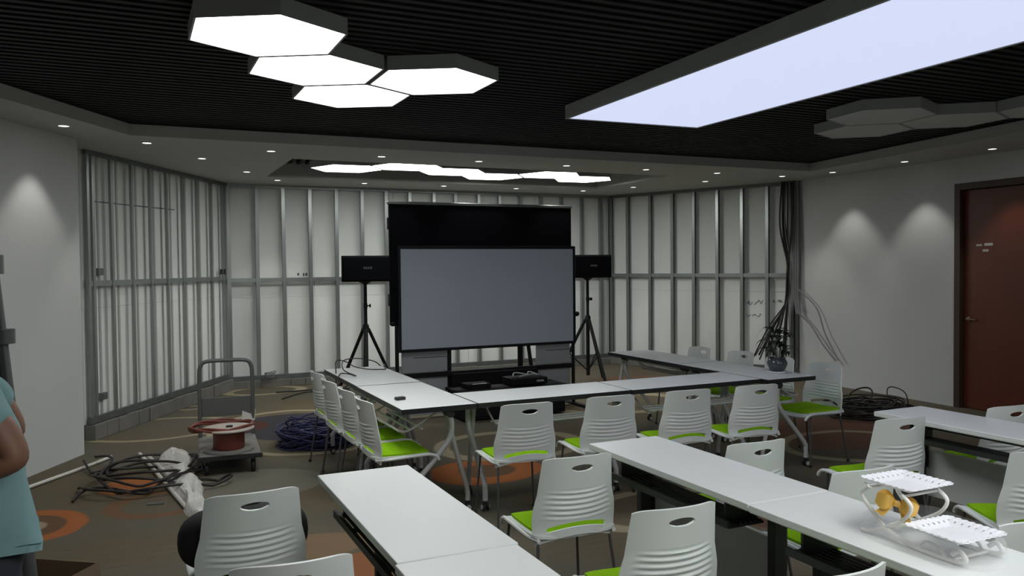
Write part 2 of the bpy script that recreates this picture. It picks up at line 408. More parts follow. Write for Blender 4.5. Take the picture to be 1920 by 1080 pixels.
# ceiling: black void, soffit ring with a recess, fascia, slats
S0, S1, S2, S3 = Vector((-.79, 6.51)), Vector((0.01, 7.91)), Vector((7.91, 7.88)), Vector((7.36, 4.76))
ds = (S1 - S0); dr = (S2 - S3)
Sl = S1 - ds * ((S1.y - 2.0) / ds.y); Sr = S2 - dr * ((S2.y - FY) / dr.y)
ceil = struct(MB().box((XL - .3, FY - .2, 3.15), (9.4, 12.7, 3.25)).build('ceiling', 'black_void'))
RX0, RX1, RY0, RY1 = 1.59, 6.52, 8.98, 10.86
sof = MB(); ZT = ZSLAT - 0.004
def sq(*p): sof.prism(list(p), ZS, ZT)
YE = 12.25
sq((-1.2, S1.y), (RX0, S1.y), (RX0, YE), (-1.2, YE))
sq((RX1, S2.y), (9.3, S2.y), (9.3, YE), (RX1, YE))
sq((RX0, S1.y), (RX1, S2.y), (RX1, RY0), (RX0, RY0))
sq((RX0, RY1), (RX1, RY1), (RX1, YE), (RX0, YE))
sq((Sl.x, Sl.y), (S1.x, S1.y), (-1.2, S1.y), (wlx(6) - .3, 6), (XL - .2, 2.0))
sq((XL - .2, FY), (Sl.x, FY), (Sl.x, Sl.y), (XL - .2, Sl.y))
sq((Sr.x, FY), (9.3, FY), (9.3, S2.y), (S2.x, S2.y))
struct(sof.build('ceiling_soffit', 'soffit_paint'))
rec = MB()
for a, b_ in (((RX0 - .02, RY0 - .02, ZT), (RX1 + .02, RY0, 3.10)), ((RX0 - .02, RY1, ZT), (RX1 + .02, RY1 + .02, 3.10)), ((RX0 - .02, RY0, ZT), (RX0, RY1, 3.10)), ((RX1, RY0, ZT), (RX1 + .02, RY1, 3.10))): rec.box(a, b_)
struct(rec.build('ceiling_recess', 'soffit_paint'))
sl_me = MB().box((Sl.x - .2, -.022, 0), (8.6, .022, .055)).mesh('slat', 'slat_black')
y = FY + .05
while y < S1.y + .02:
    o = link('slat', sl_me, ceil); o.location = (0, y, ZSLAT); y += 0.092
rs_me = MB().box((-.025, RY0 + .01, 0), (.025, RY1 - .01, .05)).mesh('recess_slat', 'slat_black')
x = RX0 + .06
while x < RX1:
    o = link('recess_slat', rs_me, ceil); o.location = (x, 0, 3.03); x += .115

# ------------------------------------------------------------------ lamps
def hex_lamp(name, c, z, rad, rot, label, group, lit=True, h=.085):
    t = thing(name, label, 'ceiling light', (c[0], c[1], z), R(rot), group)
    ro, ri = rad - .003, rad - .016
    P = [(math.cos(R(60 * k)), math.sin(R(60 * k))) for k in range(6)]
    mb = MB()
    for k in range(6):
        a, b_ = P[k], P[(k + 1) % 6]
        mb.prism([(a[0] * ri, a[1] * ri), (a[0] * ro, a[1] * ro), (b_[0] * ro, b_[1] * ro), (b_[0] * ri, b_[1] * ri)], 0, h)
    mb.prism([(a * ri, b_ * ri) for a, b_ in P], h - .01, h)
    mb.build('housing', 'lamp_housing', t)
    MB().prism([(a * (ri - .001), b_ * (ri - .001)) for a, b_ in P], .003, .012).build('diffuser', 'hex_lit' if lit else 'lamp_off', t)
    return t
g1 = 'lit hexagon lamps under the slatted ceiling'
hex_lamp('hexagon_lamp', (.66, 4.39), 2.87, .43, 30, 'lit white hexagonal ceiling lamp, nearest and largest of the upper left cluster', g1)
hex_lamp('hexagon_lamp', (1.04, 5.035), 2.87, .43, 30, 'lit hexagonal lamp in the middle of the upper left cluster, touching three others', g1)
hex_lamp('hexagon_lamp', (1.80, 5.04), 2.87, .43, 30, 'lit hexagonal lamp at the right end of the upper left cluster', g1)
hex_lamp('hexagon_lamp', (1.42, 5.69), 2.87, .43, 30, 'lit hexagonal lamp at the lower, far end of the upper left cluster', g1)
g2 = 'lit hexagon lamps in the ceiling recess'
for c, lb in zip(((2.42, 9.96), (3.058, 9.513), (3.764, 9.842), (4.47, 10.17), (5.108, 9.724), (5.814, 10.05)), ('first', 'second', 'third', 'fourth', 'fifth', 'sixth')):
    hex_lamp('hexagon_lamp', c, 2.885, .45, -5, 'lit hexagonal lamp in the soffit recess above the screen, %s from the left' % lb, g2)
g3 = 'unlit hexagon lamps by the right soffit'
for c, lb in (((5.63, 4.83), 'unlit grey hexagonal ceiling lamp at the front left of the right cluster'), ((6.09, 5.42), 'unlit grey hexagonal ceiling lamp, lowest and farthest of the right cluster'),
              ((6.37, 4.73), 'unlit grey hexagonal ceiling lamp in the middle of the right cluster'), ((6.65, 4.04), 'unlit grey hexagonal ceiling lamp cut off by the right edge of the photo')):
    hex_lamp('hexagon_lamp', c, 2.87, .43, 22, lb, g3, lit=False)
g4 = 'lit hexagon lamps over the rear of the hall'
for c, q in (((.95, -.10), 'first'), ((1.32, .545), 'second'), ((2.07, .55), 'third'), ((2.44, -.10), 'fourth'), ((1.69, -.75), 'fifth'), ((2.44, 1.195), 'sixth')):
    hex_lamp('hexagon_lamp', c, 2.87, .43, 30, 'lit hexagonal lamp over the rear hall, left group, %s of six' % q, g4)
for c, q in (((4.98, .30), 'front'), ((5.63, -.07), 'right'), ((4.98, -.45), 'rear')):
    hex_lamp('hexagon_lamp', c, 2.87, .43, 0, 'lit hexagonal lamp over the rear hall, right group, %s one' % q, g4)
# long light box
lb = thing('ceiling_light_box', 'long pale lavender glowing light box hung below the black slats', 'ceiling light', (3.81, 5.74, 2.845), R(-1.6))
W2, LN = .64, 6.6
mb = MB(); mb.box((-W2, -LN, 0), (-W2 + .02, 0, .108)); mb.box((W2 - .02, -LN, 0), (W2, 0, .108)); mb.box((-W2 + .02, -.02, 0), (W2 - .02, 0, .108)); mb.box((-W2 + .02, -LN, 0), (W2 - .02, -LN + .02, .108))
mb.box((-W2 + .02, -LN + .02, .098), (W2 - .02, -.02, .108))
mb.build('housing', 'lamp_housing', lb)
Bx('diffuser', (-W2 + .021, -LN + .021, .004), (W2 - .021, -.021, .012), 'lightbox_lit', lb)
# recessed downlights
dl_trim = MB().lathe([(.040, .006), (.040, -.004), (.052, -.004), (.054, 0.0), (.054, .006)], n=24).mesh('trim', 'downlight_trim', True)
dl_lens = MB().lathe([(0, -.001), (.040, -.001), (.040, .004), (0, .004)], n=24).mesh('lens', 'downlight_lit')
spot = bpy.data.lights.new('downlight_spot', 'SPOT'); spot.energy = SPOT_W; spot.spot_size = R(78); spot.spot_blend = .5; spot.shadow_soft_size = .03; spot.color = (1, .985, .94)
def downlight(x, y, label):
    t = thing('downlight', label, 'downlight', (x, y, ZS), 0, 'recessed downlights')
    link('trim', dl_trim, t); link('lens', dl_lens, t)
    s = bpy.data.objects.new('spot', spot); C.objects.link(s); s.parent = t; s.location = (0, 0, -.012)
nth = ['first', 'second', 'third', 'fourth', 'fifth', 'sixth', 'seventh']
for i, x in enumerate((1.29, 2.43, 3.55, 4.67, 5.79, 6.89, 7.99)):
    downlight(x, 8.46, 'small round downlight in the soffit strip before the recess, %s from the left' % nth[i])
for i, x in enumerate((1.79, 2.97, 4.15, 5.32, 6.49)):
    downlight(x, 11.22, 'small round downlight in the soffit along the back wall, %s from the left' % nth[i])
for x, y, l in ((-.48, 7.58, 'small round downlight in the soffit above the white left wall'), (.15, 8.32, 'small round downlight in the left soffit, just ahead of the stud wall'),
                (.70, 9.28, 'small round downlight in the left soffit above the middle of the stud wall'), (1.29, 10.37, 'small round downlight in the soffit by the back left corner'),
                (6.92, 10.45, 'small round downlight in the soffit by the back right corner'), (7.42, 9.37, 'small round downlight in the soffit above the right stud wall'),
                (8.28, 7.86, 'small round downlight at the far end of the white right wall'), (8.23, 6.73, 'small round downlight in the right soffit between stud wall and door'), (8.19, 5.63, 'small round downlight in the right soffit above the brown door')):
    downlight(x, y, l)

# ------------------------------------------------------------------ tables
def castor(parent, x, y, rz=0.0):
    mb = MB(); mb.lathe([(.010, .055), (.010, .075), (.018, .075), (.018, .055)], (x, y, 0), 10)
    mb.box((x - .012, y - .016, .03), (x + .012, y + .016, .056))
    f = mb.build('castor', 'castor_black', parent, bevel=.003, seg=1)
    for s in (-1, 1):
        wm = MB(); wm.lathe([(0, -.008), (.020, -.008), (.025, -.004), (.025, .004), (.020, .008), (0, .008)], (x + s * .016, y, .0255), 16, 'x')
        wm.build('wheel', 'castor_black', f, True)
        MB().lathe([(.013, -.002), (.017, -.002), (.017, .002), (.013, .002)], (x + s * .0255, y, .0255), 14, 'x').build('wheel_ring', 'castor_white', f, True)
def horseshoe_table(cx, cy, rz, L, D, label, flip=1):
    """local x = length, y = depth; lambda-shaped bent tube legs at both ends"""
    t = thing('meeting_table', label, 'table', (cx, cy, 0), rz, 'white tables with black edges set in a horseshoe')
    Bx('tabletop', (-L / 2 + .003, -D / 2 + .003, .722), (L / 2 - .003, D / 2 - .003, .75), 'laminate_white', t, .0015)
    e = MB(); k = .0035; z0, z1 = .716, .7492
    e.box((-L / 2, -D / 2, z0), (L / 2, -D / 2 + k, z1)); e.box((-L / 2, D / 2 - k, z0), (L / 2, D / 2, z1)); e.box((-L / 2, -D / 2 + k, z0), (-L / 2 + k, D / 2 - k, z1)); e.box((L / 2 - k, -D / 2 + k, z0), (L / 2, D / 2 - k, z1))
    e.build('edge_band', 'edge_black', t)
    for s in (-1, 1):
        x = s * (L / 2 - .085)
        hy = .09 * flip
        MB().lathe([(0, -.045), (.028, -.045), (.028, .045), (0, .045)], (x, hy, .69), 14, 'x').build('leg_hub', 'castor_black', t, True)
        a = MB().tube(spline([(x - .022, hy - .01 * flip, .69), (x - .022, hy + .012 * flip, .62), (x - .022, hy - .005 * flip, .52), (x - .022, hy - .10 * flip, .40), (x - .022, -D / 2 * flip + .065 * flip, .20), (x - .022, -D / 2 * flip + .045 * flip, .14), (x - .022, -D / 2 * flip + .045 * flip, .07)], 6), .019, 12)
        a.build('leg', 'tube_white', t, True)
        b_ = MB().tube(spline([(x + .022, hy, .69), (x + .022, hy + .05 * flip, .45), (x + .022, D / 2 * flip - .05 * flip, .20), (x + .022, D / 2 * flip - .035 * flip, .13), (x + .022, D / 2 * flip - .035 * flip, .07)], 6), .017, 12)
        b_.build('leg', 'tube_white', t, True)
        castor(t, x - .022, -D / 2 * flip + .045 * flip); castor(t, x + .022, D / 2 * flip - .035 * flip)
        Bx('bracket', (x - .03, -D / 2 + .05, .705), (x + .03, D / 2 - .05, .717), 'tube_white', t, .002)
    MB().tube([(-L / 2 + .085, .09 * flip, .69), (L / 2 - .085, .09 * flip, .69)], .018, 10).build('beam', 'tube_white', t, True)
    sh = MB(); yy0, yy1 = (-D / 2 + .03) * flip, .06 * flip; xs = L / 2 - .17
    sh.tube(spline([(-xs, yy1, .70), (-xs, yy0 + .08 * flip, .58), (-xs, yy0, .58)], 4), .007, 6); sh.tube(spline([(xs, yy1, .70), (xs, yy0 + .08 * flip, .58), (xs, yy0, .58)], 4), .007, 6)
    for j in range(3):
        q = yy0 + (yy1 - .02 * flip - yy0) * j / 2 * .6
        sh.tube([(-xs, q, .58), (xs, q, .58)], .008, 8)
    sh.build('wire_shelf', 'tube_white', t, True)
    return t
H90 = PI / 2
horseshoe_table(1.825, 5.637, H90, 1.17, .53, 'black-edged white table with a small black remote on it, left horseshoe arm', -1)
horseshoe_table(1.83, 6.828, H90, 1.17, .53, 'black-edged white table with black cables on it, far end of the left horseshoe arm', -1)
horseshoe_table(2.708, 5.30, 0, 1.222, .49, 'black-edged white front table of the horseshoe, next to the left arm', 1)
horseshoe_table(3.935, 5.29, 0, 1.222, .49, 'black-edged white front table of the horseshoe, next to the right arm', 1)
horseshoe_table(4.805, 5.575, H90, 1.20, .50, 'black-edged white table carrying the potted plant, near end of the right horseshoe arm', 1)
horseshoe_table(4.81, 6.785, H90, 1.20, .50, 'empty black-edged white table at the far end of the right horseshoe arm', 1)

def row_table(cx, cy, label, rz=0.0):
    """local y = length; sitter side is -x"""
    L, D = 1.2, .42
    t = thing('training_table', label, 'table', (cx, cy, 0), rz, 'white folding training tables in rows')
    Bx('tabletop', (-D / 2, -L / 2, .722), (D / 2, L / 2, .75), 'laminate_white', t, .003, 2)
    Bx('edge_trim', (-D / 2 + .004, -L / 2 + .004, .7195), (D / 2 - .004, L / 2 - .004, .7218), 'edge_white', t)
    for s in (-1, 1):
        y = s * (L / 2 - .12)
        Bx('leg', (.015, y - .022, .07), (.085, y + .022, .715), 'leg_dark', t, .006, 2)
        Bx('foot', (-.17, y - .025, .055), (.19, y + .025, .085), 'leg_dark', t, .008, 2)
        castor(t, -.15, y); castor(t, .17, y)
        Bx('bracket', (-.15, y - .02, .69), (.16, y + .02, .7195), 'leg_dark', t, .003)
    Bx('beam', (.03, -L / 2 + .14, .655), (.075, L / 2 - .14, .70), 'leg_dark', t, .004)
    # slotted book shelf under the top
    sh = MB(); x0, x1, yl = -.165, .015, L / 2 - .16
    n = 7
    for j in range(n):
        a = x0 + (x1 - x0) * j / n
        sh.box((a, -yl, .610), (a + (x1 - x0) / n * .62, yl, .616))
    for q in (-yl, -.2, .2, yl - .03): sh.box((x0, q, .600), (x1, q + .03, .6095))
    sh.box((x0 - .012, -yl, .603), (x0, yl, .632))
    sh.build('shelf', 'shelf_dark', t)
    for s in (-1, 1): Bx('shelf_arm', (x0 + .02, s * (yl - .05) - .006, .612), (.04, s * (yl - .05) + .006, .70), 'shelf_dark', t)
    pn = MB().box((.10, -L / 2 + .13, .22), (.112, L / 2 - .13, .505)).build('modesty_panel', 'panel_grey', t, bevel=.003, seg=1)
    Bx('panel_lip', (.096, -L / 2 + .13, .505), (.116, L / 2 - .13, .512), 'edge_white', pn)
    for s in (-1, 1): Bx('panel_bracket', (.085, s * .47 - .015, .40), (.10, s * .47 + .015, .62), 'leg_dark', t)
    return t
row_table(.94, 3.035, 'white training table in the left foreground row, far one')
row_table(.93, 1.825, 'white training table at the bottom edge, near one of the left foreground row')
row_table(2.335, 3.035, 'white training table in the middle foreground row, far one')
row_table(2.33, 1.825, 'white training table under the two-tier cake stand')
row_table(4.36, 3.01, 'white training table at the right edge, far one of the right row')
row_table(4.36, 1.80, 'near white training table of the right row, out at the right edge')

# ------------------------------------------------------------------ chairs
def chair_meshes():
    nu, nv = 36, 96
    def half_w(v):      # half width up the back, v 0 bottom .. 1 top
        return .204 + .012 * math.sin(min(1, v / .6) * PI) - .024 * max(0, (v - .40) / .60)
    def zb(u): return .392 + .046 * (1 - u * u) ** 1.0           # arched lower edge, u in -1..1
    def zt(u): return .800 - .012 * abs(u) ** 8 + .006 * (1 - u * u)
    def pos(u, v):
        z = zb(u) + (zt(u) - zb(u)) * v
        hw = half_w(v)
        x = u * hw
        t = (z - .39) / .41
        y = -.205 - .075 * max(0, t - .22) ** 1.25 - .012 * (1 - t)
        y += .060 * (abs(u) ** 2.1)
        # ribs
        rz = (z - .505) / .150
        if 0 < rz < 1:
            fade = max(0, 1 - (abs(u) / .82) ** 6) * min(1, min(rz, 1 - rz) * 9)
            y -= .0042 * fade * math.sin(rz * 6 * 2 * PI - .6 * u * u * 6)
        return Vector((x, y, z))
    bm = bmesh.new(); G = {}
    for j in range(nv + 1):
        for i in range(nu + 1):
            u = -1 + 2 * i / nu
            G[i, j] = bm.verts.new(pos(u, j / nv))
    bm.verts.ensure_lookup_table()
    def inside(p):
        e = (p.x / .056) ** 2 + ((p.z - .752 ) / .0165) ** 2
        if e < 1: return 1
        u = p.x / .2
        zc = .447 + .040 * (1 - u * u)
        if abs(p.x) < .150 and abs(p.z - zc) < .0115: return 2
        return 0
    kill = []
    for j in range(nv):
        for i in range(nu):
            vs = [G[i, j], G[i + 1, j], G[i + 1, j + 1], G[i, j + 1]]
            c = sum((q.co for q in vs), Vector()) / 4
            if inside(c): continue
            bm.faces.new(vs)
    # snap hole borders to their smooth outlines
    for vtx in bm.verts:
        if not vtx.link_faces: continue
        if len(vtx.link_faces) < 4:
            p = vtx.co; i = None
            e = math.sqrt((p.x / .056) ** 2 + ((p.z - .752) / .0165) ** 2)
            if .5 < e < 1.6 and p.z > .72 and p.z < .785 and abs(p.x) < .075:
                k = 1 / e; p.x *= k; p.z = .752 + (p.z - .752) * k; continue
            u = p.x / .2; zc = .447 + .040 * (1 - u * u)
            if abs(p.x) < .158 and abs(p.z - zc) < .020:
                if abs(p.x) < .148: p.z = zc + (.0115 if p.z > zc else -.0115)
    for vtx in [q for q in bm.verts if not q.link_faces]: bm.verts.remove(vtx)
    bmesh.ops.recalc_face_normals(bm, faces=bm.faces)
    bmesh.ops.solidify(bm, geom=list(bm.faces), thickness=.009)
    bmesh.ops.recalc_face_normals(bm, faces=bm.faces)
    back = bpy.data.meshes.new('backrest'); bm.to_mesh(back); bm.free()
    back.materials.append(MATS['plastic_white']); back.polygons.foreach_set('use_smooth', [True] * len(back.polygons)); back.set_sharp_from_angle(angle=R(50))
    # seat pan (white shell, front rolled down) and cushion
    def sheet(w, y0, y1, off, th, name, mt, dome=0.0, nx=16, ny=20, roll=.035):
        bm = bmesh.new(); g = {}
        for j in range(ny + 1):
            for i in range(nx + 1):
                u = -1 + 2 * i / nx; t = j / ny
                y = y0 + (y1 - y0) * t
                r = max(0, abs(u) ** 6 * abs(2 * t - 1) ** 6)
                x = u * w / 2 * (1 - .05 * t - .05 * r)
                z = off + .012 * u * u - .006 * math.sin(t * PI) - roll * max(0, (t - .80) / .20) ** 2 + dome * (1 - abs(u) ** 4) * (1 - abs(2 * t - 1) ** 6)
                y -= (.02 * r) * (1 if t > .5 else -1)
                g[i, j] = bm.verts.new((x, y, z))
        for j in range(ny):
            for i in range(nx): bm.faces.new((g[i, j], g[i + 1, j], g[i + 1, j + 1], g[i, j + 1]))
        bmesh.ops.recalc_face_normals(bm, faces=bm.faces)
        bmesh.ops.solidify(bm, geom=list(bm.faces), thickness=th)
        bmesh.ops.recalc_face_normals(bm, faces=bm.faces)
        me = bpy.data.meshes.new(name); bm.to_mesh(me); bm.free(); me.materials.append(MATS[mt]); me.polygons.foreach_set('use_smooth', [True] * len(me.polygons)); me.set_sharp_from_angle(angle=R(60)); return me
    pan = sheet(.43, -.20, .235, .435, .012, 'seat_pan', 'plastic_white')
    cush = sheet(.385, -.185, .20, .445, .018, 'cushion', 'fabric_green', .016, roll=.012)
    rails = []
    for s in (-1, 1):
        arms = MB().tube(spline([(s * .196, -.188, .425), (s * .210, -.10, .424), (s * .212, .10, .432), (s * .205, .19, .428), (s * .200, .235, .404), (s * .198, .245, .385)], 5), .0105, 8)
        rails.append(arms.mesh('side_rail', 'plastic_white', True))
    legs = []
    for sx in (-1, 1):
        for sy in (-1, 1):
            legs.append(MB().tube([(sx * .185, .17 if sy > 0 else -.155, .428), (sx * .215, .205 if sy > 0 else -.225, .012)], .0072, 8).mesh('leg', 'chrome_dark', True))
    br = MB()
    br.tube([(-.185, .165, .420), (.185, .165, .420)], .008, 8); br.tube([(-.186, -.15, .420), (.186, -.15, .420)], .008, 8)
    brace = br.mesh('under_frame', 'chrome_dark', True)
    fe = MB()
    foot = MB().lathe([(0, 0), (.013, 0), (.013, .02), (.009, .024), (0, .024)], n=10).mesh('foot_cap', 'castor_black', True)
    return back, pan, cush, rails, legs, brace, foot
CH = chair_meshes()
def make_chair(name, label, group):
    back, pan, cush, rails, legs, brace, foot = CH
    t = thing(name, label, 'chair', group=group)
    link('backrest', back, t); p = link('seat_pan', pan, t); link('cushion', cush, p)
    for me in rails: link('side_rail', me, t)
    for k, me in enumerate(legs):
        l = link('leg', me, t); f = link('foot_cap', foot, l)
        f.location = ((-1, -1, 1, 1)[k] * .215, (-.225, .205)[k % 2], 0)
    link('under_frame', brace, t)
    return t
proto = None
def chair(bx, by, deg, label, group):
    """bx, by: centre of the top of the backrest; deg: heading, 0 faces +y"""
    global proto
    if proto is None: o = proto = make_chair('conference_chair', label, group)
    else: o = copy_tree(proto)
    a = R(deg); off = .262
    o.location = (bx - math.sin(a) * off, by + math.cos(a) * off, 0); o.rotation_euler = (0, 0, a)
    o['label'] = label; o['group'] = group
    return o
gF = 'chairs along the horseshoe front'; gL = 'chairs along the left horseshoe arm'; gR = 'chairs along the right horseshoe arm'; gN = 'chairs among the foreground tables'
chair(2.26, 4.58, -3, 'white chair with green seat at the horseshoe front, first from the left', gF)
chair(2.885, 4.58, -4, 'white chair with green seat at the horseshoe front, second from the left', gF)
chair(3.49, 4.54, -5, 'white chair with green seat at the horseshoe front, third from the left', gF)
chair(4.065, 4.50, -6, 'white chair with green seat at the horseshoe front, fourth from the left', gF)
for y, l in ((5.31, 'nearest'), (5.81, 'second nearest'), (6.33, 'third nearest'), (6.87, 'farthest')):
    chair(1.325 + random.uniform(-.01, .01), y, -90 + random.uniform(-3, 3), 'white chair seen edge-on at the left horseshoe arm, %s of the four' % l, gL)
for x, y, l in ((5.46, 5.2, 'nearest, its whole green seat in view'), (5.49, 5.77, 'second nearest, right behind the plant pot'), (5.50, 6.32, 'third nearest'), (5.42, 6.86, 'farthest')):
    chair(x, y, 90 + random.uniform(-3, 3), 'white chair beyond the right horseshoe arm, %s' % l, gR)
chair(1.84, 3.19, -1.5, 'white chair with full back and green seat between the left and middle foreground tables', gN)
chair(.415, 3.25, 2.5, 'white chair at lower left holding a black backpack', gN)
chair(.415, 2.415, -3.5, 'white chair at the bottom edge left of the near table, mostly cut off', gN)
chair(1.765, 2.35, -2.5, 'white chair at the bottom centre with ribbed back beside the middle tables', gN)
chair(1.82, 1.63, 0, 'white chair at the bottom edge below the cake stand, only a top corner visible', gN)
chair(2.775, 3.05, -1, 'white chair just beyond the far middle table, only its back top showing', gN)
chair(2.81, 2.43, -1.5, 'white chair directly behind the upper tier of the cake stand', gN)
chair(2.78, 1.69, 0, 'white chair at the right bottom edge, right of the cake stand lower tier', gN)
chair(3.90, 3.15, -6, 'white chair with green seat in front of the right row table', gN)
chair(3.77, 2.27, -26, 'white chair at the right edge turned aside with ribbed back and green seat', gN)
chair(4.80, 3.12, -4, 'white chair behind the right row table near the brown door', gN)

# ------------------------------------------------------------------ projection screen rig
SY = 8.5
t = thing('projection_screen', 'large grey projection screen in a black frame with black drape above', 'projection screen', (3.69, SY, 0))
X0, X1 = 2.60 - 3.69, 4.79 - 3.69
Bx('screen_surface', (X0 + .03, -.012, .775), (X1 - .03, .0, 1.868), 'screen_grey', t)
fr = MB()
fr.box((X0, -.022, .745), (X0 + .03, .02, 1.90)); fr.box((X1 - .03, -.022, .745), (X1, .02, 1.90)); fr.box((X0 + .03, -.022, .745), (X1 - .03, .02, .775)); fr.box((X0 + .03, -.022, 1.868), (X1 - .03, .02, 1.90))
fr.build('screen_frame', 'black_metal', t, bevel=.003, seg=1)
Bx('black_drape', (X0 - .075, .03, 1.04), (X1 - .022, .075, 2.36), 'black_cloth', t, .01, 2)
Bx('top_rail', (X0 - .085, .022, 2.352), (X1 - .015, .085, 2.385), 'steel_dark', t, .005)
for s, x in ((-1, X0 + .0), (1, X1 + .005)):
    MB().tube([(x, .06, .02), (x, .06, 1.06)], .021, 12).build('leg', 'black_metal', t, True)
    Bx('foot', (x - .03, -.32, 0), (x + .03, .42, .03), 'black_metal', t, .006)
    MB().lathe([(0, -.03), (.018, -.03), (.03, -.015), (.03, .015), (.018, .03), (0, .03)], (x + s * .045, .05, 1.06 if s < 0 else 1.09), 12, 'x').build('knob', 'black_metal', t, True)
for z in (1.25, 2.08): Bx('side_clip', (X0 - .088, .03, z), (X0 - .07, .08, z + .13), 'black_metal', t, .004)
Bx('cross_beam', (X0, .045, .445), (X1, .085, .50), 'black_metal', t, .004)
for x in (3.215 - 3.69, 4.11 - 3.69): Bx('strut', (x - .03, .09, .03), (x + .03, .12, .78), 'black_metal', t, .004)
MB().tube([(4.22 - 3.69, .13, .80), (4.30 - 3.69, .13, .25)], .024, 8).build('strut', 'black_metal', t, True)
for x0, x1 in ((2.66 - 3.69, 3.19 - 3.69), (4.31 - 3.69, X1 - .03)):
    for z0, z1 in ((.505, .765), (.03, .44)):
        p = Bx('grey_panel', (x0, .075, z0), (x1, .10, z1), 'mid_grey', t, .004)
        Bx('panel_groove', (x0 + .13, .072, z0 + .16), (x1 - .005, .0755, z0 + .166), 'castor_black', p)
# low black media console with gear
c = thing('media_console', 'low black media console under the projection screen', 'cabinet', (3.80, SY - .22, 0))
Bx('body', (-.62, -.2, .02), (.62, .22, .30), 'black_cabinet', c, .006)
Bx('top', (-.66, -.24, .30), (.66, .25, .33), 'black_cabinet', c, .005)
for x in (-.31, .31): Bx('door', (x - .29, -.208, .05), (x + .29, -.198, .27), 'black_metal', c, .003)
Bx('rear_panel', (-.58, .235, .33), (.50, .26, .47), 'black_cabinet', c, .003)
a = thing('amplifier', 'black amplifier on the media console with tangled leads on top', 'amplifier', (4.02, SY - .2, .33))
Bx('body', (-.22, -.14, .012), (.22, .15, .085), 'black_cabinet', a, .005)
for x in (-.18, .18): Bx('foot', (x - .02, -.1, 0), (x + .02, -.06, .012), 'castor_black', a)
Bx('display', (.08, -.1425, .04), (.17, -.1395, .06), 'mid_grey', a)
MB().tube(spline([(-.15, 0, .095), (-.1, .05, .13), (0, -.05, .12), (.08, .06, .13), (.16, -.02, .10), (.05, -.08, .12), (-.1, -.06, .10)], 6), .008, 6).build('lead', 'mid_grey', a, True)
a = thing('set_top_box', 'small flat black box with a white label on the media console', 'player', (3.42, SY - .2, .33))
Bx('body', (-.14, -.1, 0), (.14, .1, .055), 'black_cabinet', a, .004); Bx('label_strip', (-.075, -.098, .0545), (.09, -.07, .0565), 'label_white', a)
# ------------------------------------------------------------------ loudspeakers on tripods
def tripod(x, y, rz, label, knob=1):
    t = thing('speaker_tripod', label, 'speaker stand', (x, y, 0), rz, 'black tripods beside the screen')
    MB().tube([(0, 0, .10), (0, 0, .92)], .027, 12).build('lower_pole', 'black_metal', t, True)
    MB().tube([(0, 0, .9), (0, 0, 1.48)], .021, 12).build('upper_pole', 'black_metal', t, True)
    MB().lathe([(0, .855), (.04, .855), (.042, .93), (.03, .96), (0, .96)], n=14).build('collar', 'black_metal', t, True)
    MB().lathe([(0, 1.16), (.026, 1.16), (.026, 1.22), (0, 1.22)], n=12).build('clamp', 'black_metal', t, True)
    k = MB().tube([(0, 0, 1.19), (knob * .05, -.01, 1.19)], .008, 8); k.lathe([(0, 0), (.022, 0), (.022, .02), (0, .02)], (knob * .045, -.01, 1.19), 10, 'x'); k.build('knob', 'black_metal', t, True)
    MB().lathe([(.018, 1.455), (.03, 1.46), (.085, 1.495), (0, 1.495)], n=12).build('top_cup', 'black_metal', t, True)
    for q in (20, 140, 260):
        c_, s_ = math.cos(R(q)), math.sin(R(q))
        l = MB().tube([(c_ * .035, s_ * .035, .90), (c_ * .46, s_ * .46, .03)], .022, 8).build('leg', 'black_metal', t, True)
        MB().tube([(c_ * .47, s_ * .47, .012), (c_ * .45, s_ * .45, .045)], .02, 8).build('rubber_foot', 'castor_black', l, True)
        MB().tube([(c_ * .02, s_ * .02, .18), (c_ * .27, s_ * .27, .415)], .009, 6).build('brace', 'black_metal', t, True)
tripod(2.66, 10.08, R(-8), 'black tripod stand left of the projection screen')
tripod(5.89, 10.08, R(12), 'black tripod stand right of the projection screen')
def text_mesh(s, size):
    cu = bpy.data.curves.new('logo', 'FONT'); cu.body = s; cu.size = size; cu.extrude = .001; cu.align_x = 'CENTER'; cu.align_y = 'CENTER'; cu.space_character = 1.25
    o = bpy.data.objects.new('tmp', cu); C.objects.link(o)
    dg = bpy.context.evaluated_depsgraph_get(); me = bpy.data.meshes.new_from_object(o.evaluated_get(dg)); bpy.data.objects.remove(o); bpy.data.curves.remove(cu)
    me.materials.clear(); me.materials.append(MATS['logo_grey']); return me
logo = text_mesh('INAR', .042)
def speaker(x, y, rz, label):
    t = thing('loudspeaker', label, 'loudspeaker', (x, y, 1.495), rz, 'black loudspeakers on tripods')
    MB().prism([(-.325, -.14), (.325, -.14), (.25, .17), (-.25, .17)], 0, .325).build('cabinet', 'black_cabinet', t, bevel=.008)
    Bx('grille', (-.305, -.158, .018), (.305, -.141, .307), 'black_cloth', t, .006, 2)
    o = link('logo', logo, t); o.location = (0, -.1585, .17); o.rotation_euler = (PI / 2, 0, 0)
speaker(2.66, 10.08, R(-2), 'black loudspeaker on the tripod left of the screen')
speaker(5.89, 10.08, R(4), 'black loudspeaker on the tripod right of the screen')

